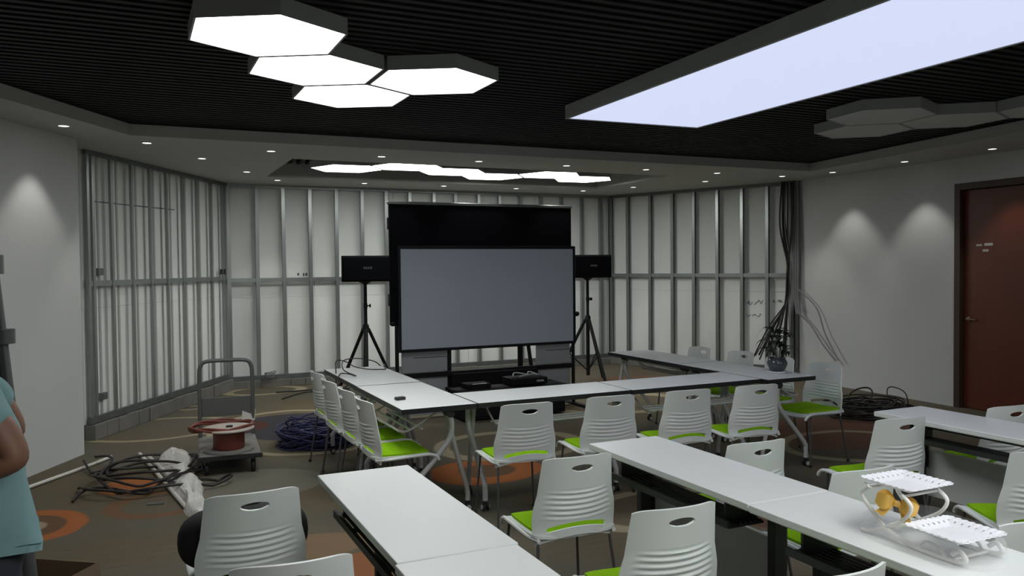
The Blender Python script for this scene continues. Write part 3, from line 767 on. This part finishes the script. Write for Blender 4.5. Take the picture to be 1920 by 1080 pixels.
# ------------------------------------------------------------------ floor clutter on the left
t = thing('platform_trolley', 'grey platform trolley with tall handle carrying a red cable reel', 'trolley', (.72, 7.32, 0), R(-4))
Bx('deck', (-.24, -.42, .135), (.24, .42, .17), 'trolley_deck', t, .008, 2)
Bx('bumper', (-.25, -.43, .13), (.25, -.42, .168), 'castor_black', t, .003)
hd = MB().tube(spline([(-.225, .40, .15), (-.225, .40, .45), (-.225, .40, .70), (-.215, .40, .80), (-.165, .40, .845), (0, .40, .85), (.165, .40, .845), (.215, .40, .80), (.225, .40, .70), (.225, .40, .45), (.225, .40, .15)], 6), .018, 10)
hd = hd.build('handle', 'trolley_grey', t, True)
Bx('handle_plate', (-.21, .39, .35), (.21, .405, .52), 'trolley_grey', t, .004)
MB().tube([(-.21, .40, .30), (.21, .40, .30)], .012, 8).build('cross_bar', 'trolley_grey', t, True)
for sx in (-1, 1):
    for sy in (-1, 1):
        wfk = Bx('castor', (sx * .18 - .02, sy * .33 - .025, .08), (sx * .18 + .02, sy * .33 + .025, .135), 'trolley_grey', t, .004)
        MB().lathe([(0, -.017), (.05, -.017), (.056, -.01), (.056, .01), (.05, .017), (0, .017)], (sx * .18, sy * .33, .056), 18, 'x').build('wheel', 'castor_black', wfk, True)
tag(MB().box((-.06, -.002, 0), (.055, .002, .10)).xf(Matrix.Translation((.93, 7.685, .30)) @ Matrix.Rotation(R(8), 4, 'Y') @ Matrix.Rotation(R(-12), 4, 'X')).build('paper_sheet', 'paper'), 'small white paper sheet hanging from the trolley handle', 'paper')
t = thing('cable_reel', 'red and white cable reel lying flat on the trolley', 'cable reel', (.70, 7.08, .17))
MB().lathe([(0, 0), (.20, 0), (.20, .018), (0, .018)], n=32).build('lower_flange', 'trolley_deck', t, True)
MB().lathe([(.115, .018), (.125, .03), (.125, .165), (.115, .175)], n=28).build('drum', 'reel_red', t, True)
f = MB().lathe([(.03, .175), (.20, .175), (.205, .183), (.20, .192), (.03, .192)], n=36).build('upper_flange', 'reel_disc', t, True)
MB().box((-.02, -.015, .192), (.03, .015, .205)).build('hub_block', 'castor_black', f)
hs = MB()
random.seed(5)
for k in range(4):
    hs.tube([(-.05 + (.245 + .012 * k) * math.cos(2 * PI * j / 40) * (1.0 - .03 * k), .08 + (.20 + .01 * k) * math.sin(2 * PI * j / 40), .185 + .012 * (k % 2) + .012 * math.sin(j * .5 + k)) for j in range(40)], .010, 6, closed=True)
hs.build('red_hose', 'reel_red', t, True)
# blue cable coil
bc = MB()
for k in range(46):
    r0 = random.uniform(.20, .36); h = random.uniform(.01, .19); cx, cy = random.uniform(-.05, .05), random.uniform(-.05, .05); tx, ty = random.uniform(-.10, .10), random.uniform(-.10, .10)
    ph = random.random() * 6
    bc.tube([(cx + r0 * math.cos(q) * (1 + .06 * math.sin(3 * q + ph)), cy + r0 * math.sin(q), max(.008, h + tx * math.cos(q) + ty * math.sin(q))) for q in [2 * PI * j / 26 for j in range(26)]], .0075, 5, closed=True)
o = bc.build('blue_cable_coil', 'cable_blue', None, True); o.location = (1.56, 7.80, 0); tag(o, 'tangled coil of dark blue cable on the carpet behind the left chairs', 'cable')
# black cable tangle
random.seed(21)
pts = []
def px(u): return u
loop = [(-.42, 6.60), (-.28, 6.75), (.05, 6.62), (.40, 6.66), (.62, 6.72), (.66, 6.60), (.40, 6.52), (.0, 6.48), (-.22, 6.75), (-.28, 7.15), (.0, 7.25), (.35, 7.15), (.42, 6.9), (.25, 6.7), (-.05, 6.72), (-.25, 6.95), (-.15, 7.3), (.2, 7.45), (.46, 7.2), (.45, 6.85), (.2, 6.62), (-.1, 6.66), (-.3, 7.0), (-.1, 7.4), (.25, 7.5), (.44, 7.35), (.38, 7.05), (.1, 6.85), (-.2, 7.05), (-.18, 7.5), (-.32, 7.85)]
t = thing('black_cable', 'loose loops of black cable sprawled over the carpet and white conduits', 'cable')
MB().tube([Vector((p.x, p.y, .012 + .05 * abs(math.sin(i * .21)) + .05 * min(1, max(0, (i - 30) / 60)))) for i, p in enumerate(spline([(x, y, 0) for x, y in loop], 8))], .0105, 8).build('strand', 'cable_black', t, True)
l2 = [(-.40, 6.95), (-.30, 6.62), (0, 6.5), (.2, 6.75), (.35, 7.0), (.5, 7.25), (.42, 7.5), (.2, 7.35), (-.1, 7.2), (-.3, 7.35), (-.4, 7.7)]
MB().tube([Vector((p.x, p.y, .02 + .06 * abs(math.sin(i * .17)))) for i, p in enumerate(spline([(x, y, 0) for x, y in l2], 8))], .0105, 8).build('strand', 'cable_black', t, True)
# white conduits and the plastic wrap round the bundle
gC = 'white plastic conduits on the floor'
def conduit(p, q, label, r=.016):
    o = MB().tube([Vector(p).lerp(Vector(q), k / 6) + Vector((0, 0, .004 * math.sin(k))) for k in range(7)], r, 12).build('conduit_pipe', 'conduit_white', None, True); tag(o, label, 'pipe', gC)
conduit((-1.05, 6.70, .016), (-.20, 8.0, .02), 'single long white conduit lying along the foot of the left wall', .014)
conduit((.03, 8.0, .02), (.36, 5.7, .02), 'white conduit in the wrapped bundle, leftmost of the bundle')
conduit((.10, 7.7, .05), (.42, 5.75, .05), 'white conduit lying on top of the wrapped bundle')
conduit((.30, 7.85, .02), (.44, 5.7, .02), 'white conduit in the wrapped bundle, rightmost of the bundle')
wp = MB(); n1, n2 = 40, 14
def wrap(tt, q):
    c0 = Vector((.30, 7.45, 0)).lerp(Vector((.40, 5.65, 0)), tt)
    w_ = .13 * (1 - .55 * tt) * (1 + .25 * math.sin(tt * 17) + .2 * noise.noise((tt * 9, q, 1)))
    hh = .10 * (1 - .35 * tt) * (1 + .4 * noise.noise((tt * 11, q * 1.5, 5)))
    if tt < .12: hh *= 1.5
    return (c0.x + w_ * math.cos(q), c0.y, max(.003, hh * math.sin(q)))
for i in range(n1 + 1):
    for j in range(n2 + 1): wp.v.append(wrap(i / n1, PI * j / n2))
for i in range(n1):
    for j in range(n2): k = i * (n2 + 1) + j; wp.f.append((k, k + 1, k + n2 + 2, k + n2 + 1))
tag(wp.build('plastic_wrap', 'wrap_white', None, False), 'crumpled white plastic sheeting around the conduit bundle on the carpet', 'plastic sheet')
tag(MB().box((-.055, -.02, 0), (.055, .02, .012)).xf(Matrix.Translation((.12, 6.30, 0)) @ Matrix.Rotation(R(-12), 4, 'Z')).build('metal_offcut', 'steel_dark', bevel=.003), 'small flat dark offcut lying on the carpet near the orange patch', 'offcut')
# loose black leads by the back wall
for k, (pp, l) in enumerate((([(1.72, 11.2, .01), (2.0, 11.05, .03), (2.3, 11.15, .02), (2.7, 11.1, .01)], 'thin black lead on the floor by the back wall, left one'), ([(1.70, 10.6, .01), (2.05, 10.95, .02), (2.5, 10.9, .02), (2.95, 10.9, .01)], 'thin black lead on the floor by the back wall, right one'))):
    tag(MB().tube(spline(pp, 6), .009, 6).build('floor_lead', 'cable_black', None, True), l, 'cable')
wc = MB()
for k in range(7):
    r0 = random.uniform(.05, .10); wc.tube([(random.uniform(-.004, .004) + r0 * math.cos(q), r0 * .5 * math.sin(q), .015 + .06 + r0 * .6 * math.sin(q + k)) for q in [2 * PI * j / 18 for j in range(18)]], .004, 5, closed=True)
o = wc.build('wire_bundle', 'cable_grey', None, True); o.location = (1.72, YB - .08, .10); tag(o, 'little tangle of pale wire at the foot of the back wall', 'cable')

# cardboard box, bottom left
t = thing('cardboard_box', 'open brown cardboard box on the floor at the lower left corner', 'box', (-.40, 4.23, 0), R(-36))
a_, b_, hz, th = .17, .16, .30, .006
for nm, p, q in (('wall', (-a_, -b_, 0), (-a_ + th, b_, hz)), ('wall', (a_ - th, -b_, 0), (a_, b_, hz)), ('wall', (-a_ + th, b_ - th, 0), (a_ - th, b_, hz)), ('wall', (-a_ + th, -b_, 0), (a_ - th, -b_ + th, hz))): Bx('box_wall', p, q, 'cardboard', t)
Bx('base', (-a_ + th, -b_ + th, 0), (a_ - th, b_ - th, th), 'cardboard_in', t)
for q0, q1, s in (((-a_, -b_, hz), (-a_, b_, hz), (-.10, 0, -.05)), ((a_, -b_, hz), (a_, b_, hz), (.02, 0, -.13))):
    q0, q1, s = Vector(q0), Vector(q1), Vector(s); n_ = Vector((0, 0, .004))
    mb = MB(); mb.v = [tuple(v_) for v_ in (q0, q1, q1 + s, q0 + s, q0 + n_, q1 + n_, q1 + s + n_, q0 + s + n_)]; mb.f = [(0, 3, 2, 1), (4, 5, 6, 7), (0, 1, 5, 4), (1, 2, 6, 5), (2, 3, 7, 6), (3, 0, 4, 7)]
    mb.build('flap', 'cardboard', t)
# backpack on the left foreground chair
t = thing('backpack', 'round black backpack sitting on the lower left chair', 'bag', (.395, 3.46, .462))
me = bpy.data.meshes.new('bag_body'); bm = bmesh.new(); bmesh.ops.create_uvsphere(bm, u_segments=28, v_segments=18, radius=1)
for v_ in bm.verts:
    x, y_, z = v_.co; sgn = lambda q: (1 if q >= 0 else -1)
    v_.co = (sgn(x) * abs(x) ** .7 * .255, sgn(y_) * abs(y_) ** .8 * .125, sgn(z) * abs(z) ** .75 * .125 + .125)
bm.to_mesh(me); bm.free(); me.materials.append(MATS['bag_black']); me.polygons.foreach_set('use_smooth', [True] * len(me.polygons)); link('bag_body', me, t)
MB().tube(spline([(-.06, 0, .235), (-.05, 0, .265), (0, 0, .275), (.05, 0, .265), (.06, 0, .235)], 5), .010, 8).build('handle', 'bag_black', t, True)
for s in (-1, 1): MB().tube(spline([(s * .09, -.08, .21), (s * .12, -.125, .16), (s * .12, -.125, .08), (s * .10, -.09, .03)], 5), .012, 6).build('strap', 'bag_black', t, True)
Bx('front_pocket', (-.15, .10, .03), (.15, .16, .17), 'bag_black', t, .025, 3)

# ------------------------------------------------------------------ things on the tables
t = thing('remote', 'small black remote on the left horseshoe table', 'remote', (1.67, 5.44, .75), R(8))
Bx('body', (-.035, -.022, 0), (.035, .022, .022), 'castor_black', t, .005, 2)
for x in (-.02, 0, .02): Bx('button', (x - .006, -.008, .022), (x + .006, .008, .025), 'mid_grey', t)
t = thing('table_leads', 'thin black leads looping over the far left horseshoe table', 'cable', (1.75, 6.95, .755))
MB().tube(spline([(-.17, .05, -.2), (-.16, .10, .0), (-.12, .25, .09), (-.02, .3, .07), (.06, .32, .02), (.15, .22, .004), (.22, .10, .01), (.30, .16, .004), (.33, .30, .03)], 7), .005, 6).build('lead', 'cable_black', t, True)
MB().tube(spline([(-.20, -.15, -.15), (-.18, -.1, .004), (-.10, -.03, .008), (-.06, -.2, .006), (-.14, -.1, .05), (-.08, .15, .10), (.1, .35, .09), (.26, .40, .05), (.33, .43, .0)], 7), .005, 6).build('lead', 'cable_black', t, True)
# potted plant
t = thing('potted_plant', 'leafy plant in a dark glazed pot on the right horseshoe table', 'plant', (4.93, 5.28, .75))
MB().lathe([(0, 0), (.075, 0), (.09, .012), (.088, .016), (.07, .008), (0, .008)], n=28).build('saucer', 'tray_white', t, True)
pot = MB().lathe([(0, .010), (.045, .010), (.06, .02), (.082, .065), (.085, .085), (.072, .112), (.066, .118), (.074, .128), (.070, .130), (.060, .118), (.060, .105), (0, .105)], n=32).build('pot', 'pot_glaze', t, True)
MB().lathe([(0, .106), (.058, .106), (.058, .110), (0, .112)], n=20).build('soil', 'soil', pot)
random.seed(4)
def leaf_mesh(L, wd, droop):
    mb = MB(); n = 8
    for i in range(n + 1):
        s = i / n; hw_ = wd * math.sin(PI * (s * .92 + .06)) ** .8
        y_ = L * s * math.cos(droop * s); z = L * s * .5 * (1 - s) - L * droop * .4 * s * s
        mb.v += [(-hw_, y_, z + hw_ * .3), (0, y_, z), (hw_, y_, z + hw_ * .3)]
    for i in range(n):
        k = i * 3; mb.f += [(k, k + 1, k + 4, k + 3), (k + 1, k + 2, k + 5, k + 4)]
    me = mb.mesh('leaf', 'leaf', True); return me
LM = [leaf_mesh(.20, .020, .8), leaf_mesh(.25, .017, 1.1), leaf_mesh(.16, .026, .5)]
for k in range(6):
    a = k * 1.05; r_ = .018
    tip = Vector((r_ * 2.0 * math.cos(a), r_ * 2.0 * math.sin(a), random.uniform(.22, .34)))
    MB().tube([(r_ * math.cos(a), r_ * math.sin(a), .10), tuple(tip)], .005, 6).build('stem', 'stem_pale', t, True)
    for j in range(5):
        lf = link('leaf', LM[(k + j) % 3], t); lf.location = tip - Vector((0, 0, .02 * j)); lf.rotation_euler = (R(random.uniform(-10, 40)), R(random.uniform(-20, 20)), a + j * 1.3 + random.uniform(-.3, .3))

# two-tier cake stand
t = thing('cake_stand', 'white two-tier scalloped cake stand with gold bow on the middle table', 'cake stand', (2.34, 1.81, .75))
def tray_mesh(half):
    bm = bmesh.new(); n = 64; g = {}
    nper = 8
    def edge(s_): return half + .015 * abs(math.sin(PI * nper * (s_ + half) / (2 * half))) ** .6 - .004
    for j in range(n + 1):
        for i in range(n + 1):
            u, v = -1 + 2 * i / n, -1 + 2 * j / n
            x, y_ = u * half, v * half
            m_ = max(abs(u), abs(v)); k = max(0, (m_ - .84) / .16)
            if abs(u) >= abs(v): x += math.copysign((edge(y_) - half) * k, u)
            if abs(v) >= abs(u): y_ += math.copysign((edge(x if abs(x) <= half else math.copysign(half, x)) - half) * k, v)
            z = .020 * max(0, (m_ - .62) / .38) ** 1.4
            g[i, j] = bm.verts.new((x, y_, z))
    for j in range(n):
        for i in range(n):
            a_, b2 = min(i, n - 1 - i), min(j, n - 1 - j)
            e = min(a_, b2); along = j if a_ < b2 else i
            if (e in (4, 5) and along % 8 in (3, 4) or e == 12 and along % 8 == 0) and along > 4 and along < n - 4: continue
            bm.faces.new((g[i, j], g[i + 1, j], g[i + 1, j + 1], g[i, j + 1]))
    bmesh.ops.recalc_face_normals(bm, faces=bm.faces); bmesh.ops.solidify(bm, geom=list(bm.faces), thickness=.003); bmesh.ops.recalc_face_normals(bm, faces=bm.faces)
    me = bpy.data.meshes.new('tray'); bm.to_mesh(me); bm.free(); me.materials.append(MATS['tray_white']); me.polygons.foreach_set('use_smooth', [True] * len(me.polygons)); me.set_sharp_from_angle(angle=R(50)); return me
tr = tray_mesh(.097)
link('upper_tray', tr, t, (.02, .11, .168)); link('lower_tray', tr, t, (-.02, -.10, .068))
for s, x in ((-1, -.085), (1, .085)):
    fm = MB()
    fm.tube(spline([(x, .17, .165), (x, .20, .13), (x, .16, .085), (x, .09, .035), (x, -.02, .010), (x, -.14, .008), (x, -.185, .022), (x, -.165, .045), (x, -.14, .028)], 7), .0075, 8)
    fm.tube(spline([(x, .04, .165), (x, .005, .135), (x, .03, .09), (x, .10, .045), (x, .17, .012), (x, .20, .008)], 7), .0065, 8)
    fm.tube(spline([(x, .06, .05), (x, 0, .075), (x, -.09, .066), (x, -.16, .066)], 6), .0055, 8)
    fm.tube(spline([(x, -.02, .01), (x, -.05, .04), (x, -.10, .03), (x, -.12, .008)], 6), .005, 8)
    fm.build('scroll_frame', 'frame_white', t, True)
for y_, z in ((.17, .160), (.04, .160), (.10, .040), (-.14, .012)): MB().tube([(-.085, y_, z), (.085, y_, z)], .005, 8).build('cross_bar', 'frame_white', t, True)
bw = thing('gold_bow', 'gold ribbon bow tied to the cake stand below its upper tier', 'bow', (2.262, 1.875, .880), R(-51))
bw.scale = (1.15, 1.15, .95)
bw.rotation_euler = (0, R(14), R(-51))
for s in (-1, 1):
    lp = MB(); n = 10
    for i in range(n + 1):
        s_ = i / n; r_ = .012 + .024 * math.sin(PI * s_ * .9)
        lp.v += [(s * (.006 + .05 * s_), .016 * math.sin(PI * s_), -r_ * .9), (s * (.006 + .05 * s_), .016 * math.sin(PI * s_), r_ * .9)]
    for i in range(n): lp.f.append((2 * i, 2 * i + 1, 2 * i + 3, 2 * i + 2))
    m0 = len(lp.v)
    for i in range(n + 1):
        s_ = i / n; r_ = .012 + .020 * math.sin(PI * s_ * .9)
        lp.v += [(s * (.006 + .05 * s_), -.016 * math.sin(PI * s_) - .002, -r_ * .9), (s * (.006 + .05 * s_), -.016 * math.sin(PI * s_) - .002, r_ * .9)]
    for i in range(n): lp.f.append((m0 + 2 * i, m0 + 2 * i + 2, m0 + 2 * i + 3, m0 + 2 * i + 1))
    lp.build('loop', 'ribbon_gold', bw, True)
    tl = MB(); tl.v = [(s * .004, -.006, -.004), (s * .012, -.006, .006), (s * .05, -.012, -.045), (s * .026, -.012, -.055), (s * .004, -.0045, -.004), (s * .012, -.0045, .006), (s * .05, -.0105, -.045), (s * .026, -.0105, -.055)]
    tl.f = [(0, 1, 2, 3), (7, 6, 5, 4), (0, 4, 5, 1), (1, 5, 6, 2), (2, 6, 7, 3), (3, 7, 4, 0)]; tl.build('tail', 'ribbon_gold', bw)
Bx('knot', (-.009, -.012, -.01), (.009, .010, .01), 'ribbon_gold', bw, .004, 2)
cw = MB(); n1, n2 = 36, 14
random.seed(2)
for i in range(n1):
    q = 2 * PI * i / n1
    for j in range(n2 + 1):
        s_ = j / n2
        rx = (.135 - .02 * s_) * (1 + .10 * noise.noise((math.cos(q) * 2, math.sin(q) * 2, s_ * 3))); ry = (.235 - .02 * s_) * (1 + .10 * noise.noise((math.cos(q) * 2.4, math.sin(q) * 2.4, s_ * 3 + 7)))
        cw.v.append((rx * math.copysign(abs(math.cos(q)) ** .75, math.cos(q)), ry * math.copysign(abs(math.sin(q)) ** .75, math.sin(q)), .002 + .085 * s_ + .012 * noise.noise((q * 2, s_ * 2, 3)) * s_))
for i in range(n1):
    for j in range(n2): a_ = i * (n2 + 1) + j; b_ = ((i + 1) % n1) * (n2 + 1) + j; cw.f.append((a_, b_, b_ + 1, a_ + 1))
cwo = cw.build('clear_wrap', 'clear_wrap', t, True)

# ------------------------------------------------------------------ right side clutter
pc = MB(); random.seed(9)
for k in range(38):
    r0 = random.uniform(.15, .42); h = random.uniform(.01, .20) * (1 - r0); cx, cy = random.uniform(-.22, .22), random.uniform(-.18, .18); tx, ty = random.uniform(-.06, .06), random.uniform(-.06, .06); ph = random.random() * 6
    pc.tube([(cx + r0 * math.cos(q) * (1 + .12 * math.sin(2 * q + ph)), cy + r0 * .8 * math.sin(q), max(.01, h + tx * math.cos(q) + ty * math.sin(q + ph))) for q in [2 * PI * j / 24 for j in range(24)]], .010, 5, closed=True)
pc.tube(spline([(.35, .05, .1), (.45, .15, .22), (.55, .15, .24), (.62, .05, .18), (.62, 0, .02)], 6), .007, 6)
o = pc.build('cable_pile', 'cable_black', None, True); o.location = (7.35, 6.45, 0); tag(o, 'heap of black cables on the floor before the white right wall', 'cable')
t = thing('hanging_cables', 'bundle of dark and grey cables hanging from the ceiling at the right stud wall corner', 'cable', (0, 0, 0))
dR = (PR1 - PR0).normalized(); nR = Vector((dR.y, -dR.x))  # away from the room
def wp_(s, off, z): q = PR0 + dR * s - Vector((-nR.x, -nR.y)) * 0 + nR * 0; return Vector((PR0.x + dR.x * s - dR.y * -off, PR0.y + dR.y * s + dR.x * -off, z))
def rwp(s, off, z):
    # s along the right stud wall, off into the room
    n_ = Vector((dR.y, -dR.x)); return Vector((PR0.x + dR.x * s + n_.x * off, PR0.y + dR.y * s + n_.y * off, z))
random.seed(31)
for k in range(13):
    s0 = 3.10 + random.uniform(-.05, .16); e = random.uniform(-.45, .20); off = .06 + random.uniform(0, .06)
    zend = random.uniform(.05, .45)
    pts = [rwp(s0, off, ZS - .005), rwp(s0 + random.uniform(-.03, .03), off + .02, 2.2), rwp(3.18 + random.uniform(-.03, .04), off + .03, 1.6), rwp(3.16 + random.uniform(-.02, .03), off + .04, 1.15), rwp(3.12 + e * .5, off + .08, .75), rwp(3.08 + e, off + .12, zend)]
    MB().tube(spline(pts, 6), random.choice((.010, .012, .014)), 6).build('strand', 'cable_black' if k % 4 else 'cable_grey', t, True)
for k in range(3):
    pts = [rwp(3.22 + .03 * k, .07, ZS - .005), rwp(3.24 + .03 * k, .10, 1.8), rwp(3.24 + .03 * k, .11, 1.3), rwp(3.30 + .02 * k, .14, .95)]
    MB().tube(spline(pts, 6), .018, 8).build('strand', 'cable_grey', t, True)
MB().tube(spline([rwp(3.30, .14, .98), (8.60, 8.55, .80), (8.57, 8.3, .55), (8.54, 8.05, .36)], 6), .012, 6).build('strand', 'cable_grey', t, True)
MB().tube(spline([rwp(3.32, .14, 1.3), (8.60, 8.45, 1.05), (8.56, 8.25, .70), (8.52, 7.98, .37)], 6), .010, 6).build('strand', 'cable_grey', t, True)

# slanted stand leg behind the person at the left edge
t = thing('folding_stand', 'dark grey slanted stand leg with a clamp at the left edge behind the person', 'stand', (-.535, 3.99, 0), R(-25))
for q in ((.17, 0), (-.17, .05), (0, .17)):
    MB().tube([(q[0], q[1], 0.0), (q[0] * .1, q[1] * .1, 1.72)], [.030, .014], 10).build('leg', 'post_grey', t, True)
MB().lathe([(0, 1.66), (.05, 1.66), (.05, 1.74), (0, 1.74)], n=14).build('head', 'post_grey', t, True)
MB().lathe([(0, -.03), (.042, -.03), (.042, .03), (0, .03)], (.05, 0, 1.40), 12).build('clamp', 'post_grey', t, True)

# ------------------------------------------------------------------ the person in the teal shirt
def skin_mesh(nodes, edges, root, name, mt, lv=2):
    """nodes: name -> (pos, (rx, ry)); grown with a skin surface and frozen to a mesh"""
    keys = list(nodes); idx = {k: i for i, k in enumerate(keys)}
    me = bpy.data.meshes.new('sk'); me.from_pydata([nodes[k][0] for k in keys], [(idx[a], idx[b]) for a, b in edges], [])
    o = bpy.data.objects.new('sk', me); C.objects.link(o)
    md = o.modifiers.new('skin', 'SKIN'); md.use_smooth_shade = True; md.branch_smoothing = .6
    for k in keys:
        sv = me.skin_vertices[0].data[idx[k]]; r_ = nodes[k][1]; sv.radius = r_ if isinstance(r_, tuple) else (r_, r_); sv.use_root = (k == root)
    sb = o.modifiers.new('sub', 'SUBSURF'); sb.levels = lv; sb.render_levels = lv
    dg = bpy.context.evaluated_depsgraph_get(); dg.update()
    out = bpy.data.meshes.new_from_object(o.evaluated_get(dg)); out.name = name
    bpy.data.objects.remove(o); bpy.data.meshes.remove(me)
    out.materials.clear(); out.materials.append(MATS[mt]); out.polygons.foreach_set('use_smooth', [True] * len(out.polygons))
    return out
t = thing('person', 'person in a teal t-shirt and dark jeans with bent arms at the left edge', 'person', (-.40, 2.77, 0), R(97))
# local: faces +y, own left is -x
B = {'pelvis': ((0, 0, .95), (.15, .105)), 'waist': ((0, .01, 1.08), (.13, .095)), 'chest': ((0, .03, 1.24), (.145, .10)), 'upper': ((0, .06, 1.35), (.09, .068)), 'neck': ((0, .135, 1.43), .050), 'head0': ((0, .20, 1.485), .068), 'head1': ((0, .25, 1.55), (.082, .098)), 'head2': ((0, .275, 1.635), (.070, .085))}
E_ = [('pelvis', 'waist'), ('waist', 'chest'), ('chest', 'upper'), ('upper', 'neck'), ('neck', 'head0'), ('head0', 'head1'), ('head1', 'head2')]
for s, n_ in ((-1, 'l'), (1, 'r')):
    B.update({n_ + 'sh': ((s * .165, .045, 1.345), .055), n_ + 'ua': ((s * .208, -.03, 1.255), .053), n_ + 'el': ((s * .225, -.085, 1.155), .050), n_ + 'fa': ((s * .195, .09, 1.135), .043), n_ + 'wr': ((s * .055, .235, 1.14), .027), n_ + 'pm': ((s * .012, .285, 1.145), (.040, .020)),
              n_ + 'hp': ((s * .09, 0, .88), .088), n_ + 'kn': ((s * .105, .01, .49), .055), n_ + 'cf': ((s * .11, -.015, .33), .052), n_ + 'an': ((s * .115, -.02, .09), .036), n_ + 'ft': ((s * .125, .13, .035), (.045, .028))})
    E_ += [('upper', n_ + 'sh'), (n_ + 'sh', n_ + 'ua'), (n_ + 'ua', n_ + 'el'), (n_ + 'el', n_ + 'fa'), (n_ + 'fa', n_ + 'wr'), (n_ + 'wr', n_ + 'pm'), ('pelvis', n_ + 'hp'), (n_ + 'hp', n_ + 'kn'), (n_ + 'kn', n_ + 'cf'), (n_ + 'cf', n_ + 'an'), (n_ + 'an', n_ + 'ft')]
    zc = 1.145 if s < 0 else 1.175
    for f_, (a, L_) in enumerate(((62, .055), (18, .075), (4, .082), (-9, .077), (-22, .062))):
        base = Vector((s * .012, .285, 1.145)) + Vector((-s * .016, .022, .018 - .010 * f_)) if f_ else Vector((s * .028, .275, 1.165))
        d = Vector((-s * math.cos(R(35)), math.sin(R(35)), .25 if f_ == 0 else -.05 * f_)).normalized()
        k1, k2, k3 = ('%sf%d%s' % (n_, f_, q) for q in 'abc')
        B[k1] = (tuple(base), .0095); B[k2] = (tuple(base + d * L_ * .55), .0085); B[k3] = (tuple(base + d * L_ + Vector((0, -.012, -.012))), .007)
        E_ += [(n_ + 'pm', k1), (k1, k2), (k2, k3)]
body = link('body', skin_mesh(B, E_, 'pelvis', 'body', 'skin'), t)
SH = {'end': ((0, -.005, .845), (.150, .128)), 'hem': ((0, -.005, .90), (.155, .132)), 'waist': ((0, -.003, 1.03), (.160, .132)), 'chest': ((0, .025, 1.22), (.178, .135)), 'upper': ((0, .055, 1.345), (.130, .105)), 'collar': ((0, .115, 1.415), (.074, .070))}
SE = [('end', 'hem'), ('hem', 'waist'), ('waist', 'chest'), ('chest', 'upper'), ('upper', 'collar')]
for s, n_ in ((-1, 'l'), (1, 'r')):
    SH.update({n_ + '1': ((s * .155, .045, 1.345), .074), n_ + '2': ((s * .198, .0, 1.29), .075), n_ + '3': ((s * .210, -.035, 1.225), .080)})
    SE += [('upper', n_ + '1'), (n_ + '1', n_ + '2'), (n_ + '2', n_ + '3')]
sm_ = skin_mesh(SH, SE, 'waist', 't_shirt', 'shirt_teal', 3)
for v_ in sm_.vertices:
    k = noise.noise(v_.co * 7) * .010 + noise.noise(Vector((v_.co.x * 16, v_.co.y * 16, v_.co.z * 4))) * .006
    v_.co += v_.normal * k
link('t_shirt', sm_, t)
JN = {'w': ((0, 0, .96), (.158, .118)), 'c': ((0, 0, .90), (.158, .120))}; JE = [('w', 'c')]
for s, n_ in ((-1, 'l'), (1, 'r')):
    JN.update({n_ + 'h': ((s * .092, 0, .82), .098), n_ + 'k': ((s * .107, .01, .49), .070), n_ + 'f': ((s * .112, -.01, .30), .068), n_ + 'a': ((s * .117, -.015, .07), .064)}); JE += [('c', n_ + 'h'), (n_ + 'h', n_ + 'k'), (n_ + 'k', n_ + 'f'), (n_ + 'f', n_ + 'a')]
link('jeans', skin_mesh(JN, JE, 'w', 'jeans', 'jeans_dark'), t)
for s in (-1, 1):
    link('shoe', skin_mesh({'h': ((s * .117, -.05, .045), (.045, .042)), 'm': ((s * .12, .05, .045), (.048, .040)), 'b': ((s * .127, .14, .036), (.050, .034)), 't': ((s * .13, .20, .032), (.036, .026))}, [('h', 'm'), ('m', 'b'), ('b', 't')], 'h', 'shoe', 'shoe'), t)
    me = MB().lathe([(0, -.006), (.013, -.004), (.015, .0), (.0, .006)], n=14, axis='y').mesh('eye', 'eye_white', True); e = link('eye', me, body, (s * .032, .343, 1.565))
    me = MB().lathe([(0, -.004), (.018, -.003), (.026, .0), (.02, .006), (0, .007)], n=14, axis='x').mesh('ear', 'skin', True); link('ear', me, body, (s * .083, .24, 1.55))
link('nose', skin_mesh({'a': ((0, .343, 1.575), .008), 'b': ((0, .359, 1.542), .013), 'c': ((0, .350, 1.528), .012)}, [('a', 'b'), ('b', 'c')], 'a', 'nose', 'skin'), body)
Bx('mouth', (-.024, .333, 1.496), (.024, .341, 1.504), 'reel_red', body, .003, 2)
me = bpy.data.meshes.new('hair'); bm = bmesh.new(); bmesh.ops.create_uvsphere(bm, u_segments=28, v_segments=18, radius=1)
for v_ in list(bm.verts):
    if v_.co.z < -.15 and v_.co.y > -.2 or v_.co.z < -.6 or (v_.co.y > .75 and v_.co.z < .35): bm.verts.remove(v_)
for v_ in bm.verts: v_.co = (v_.co.x * .094, v_.co.y * .112 + .245, v_.co.z * .105 + 1.60)
bm.to_mesh(me); bm.free(); me.materials.append(MATS['hair_black']); me.polygons.foreach_set('use_smooth', [True] * len(me.polygons)); link('hair', me, t)
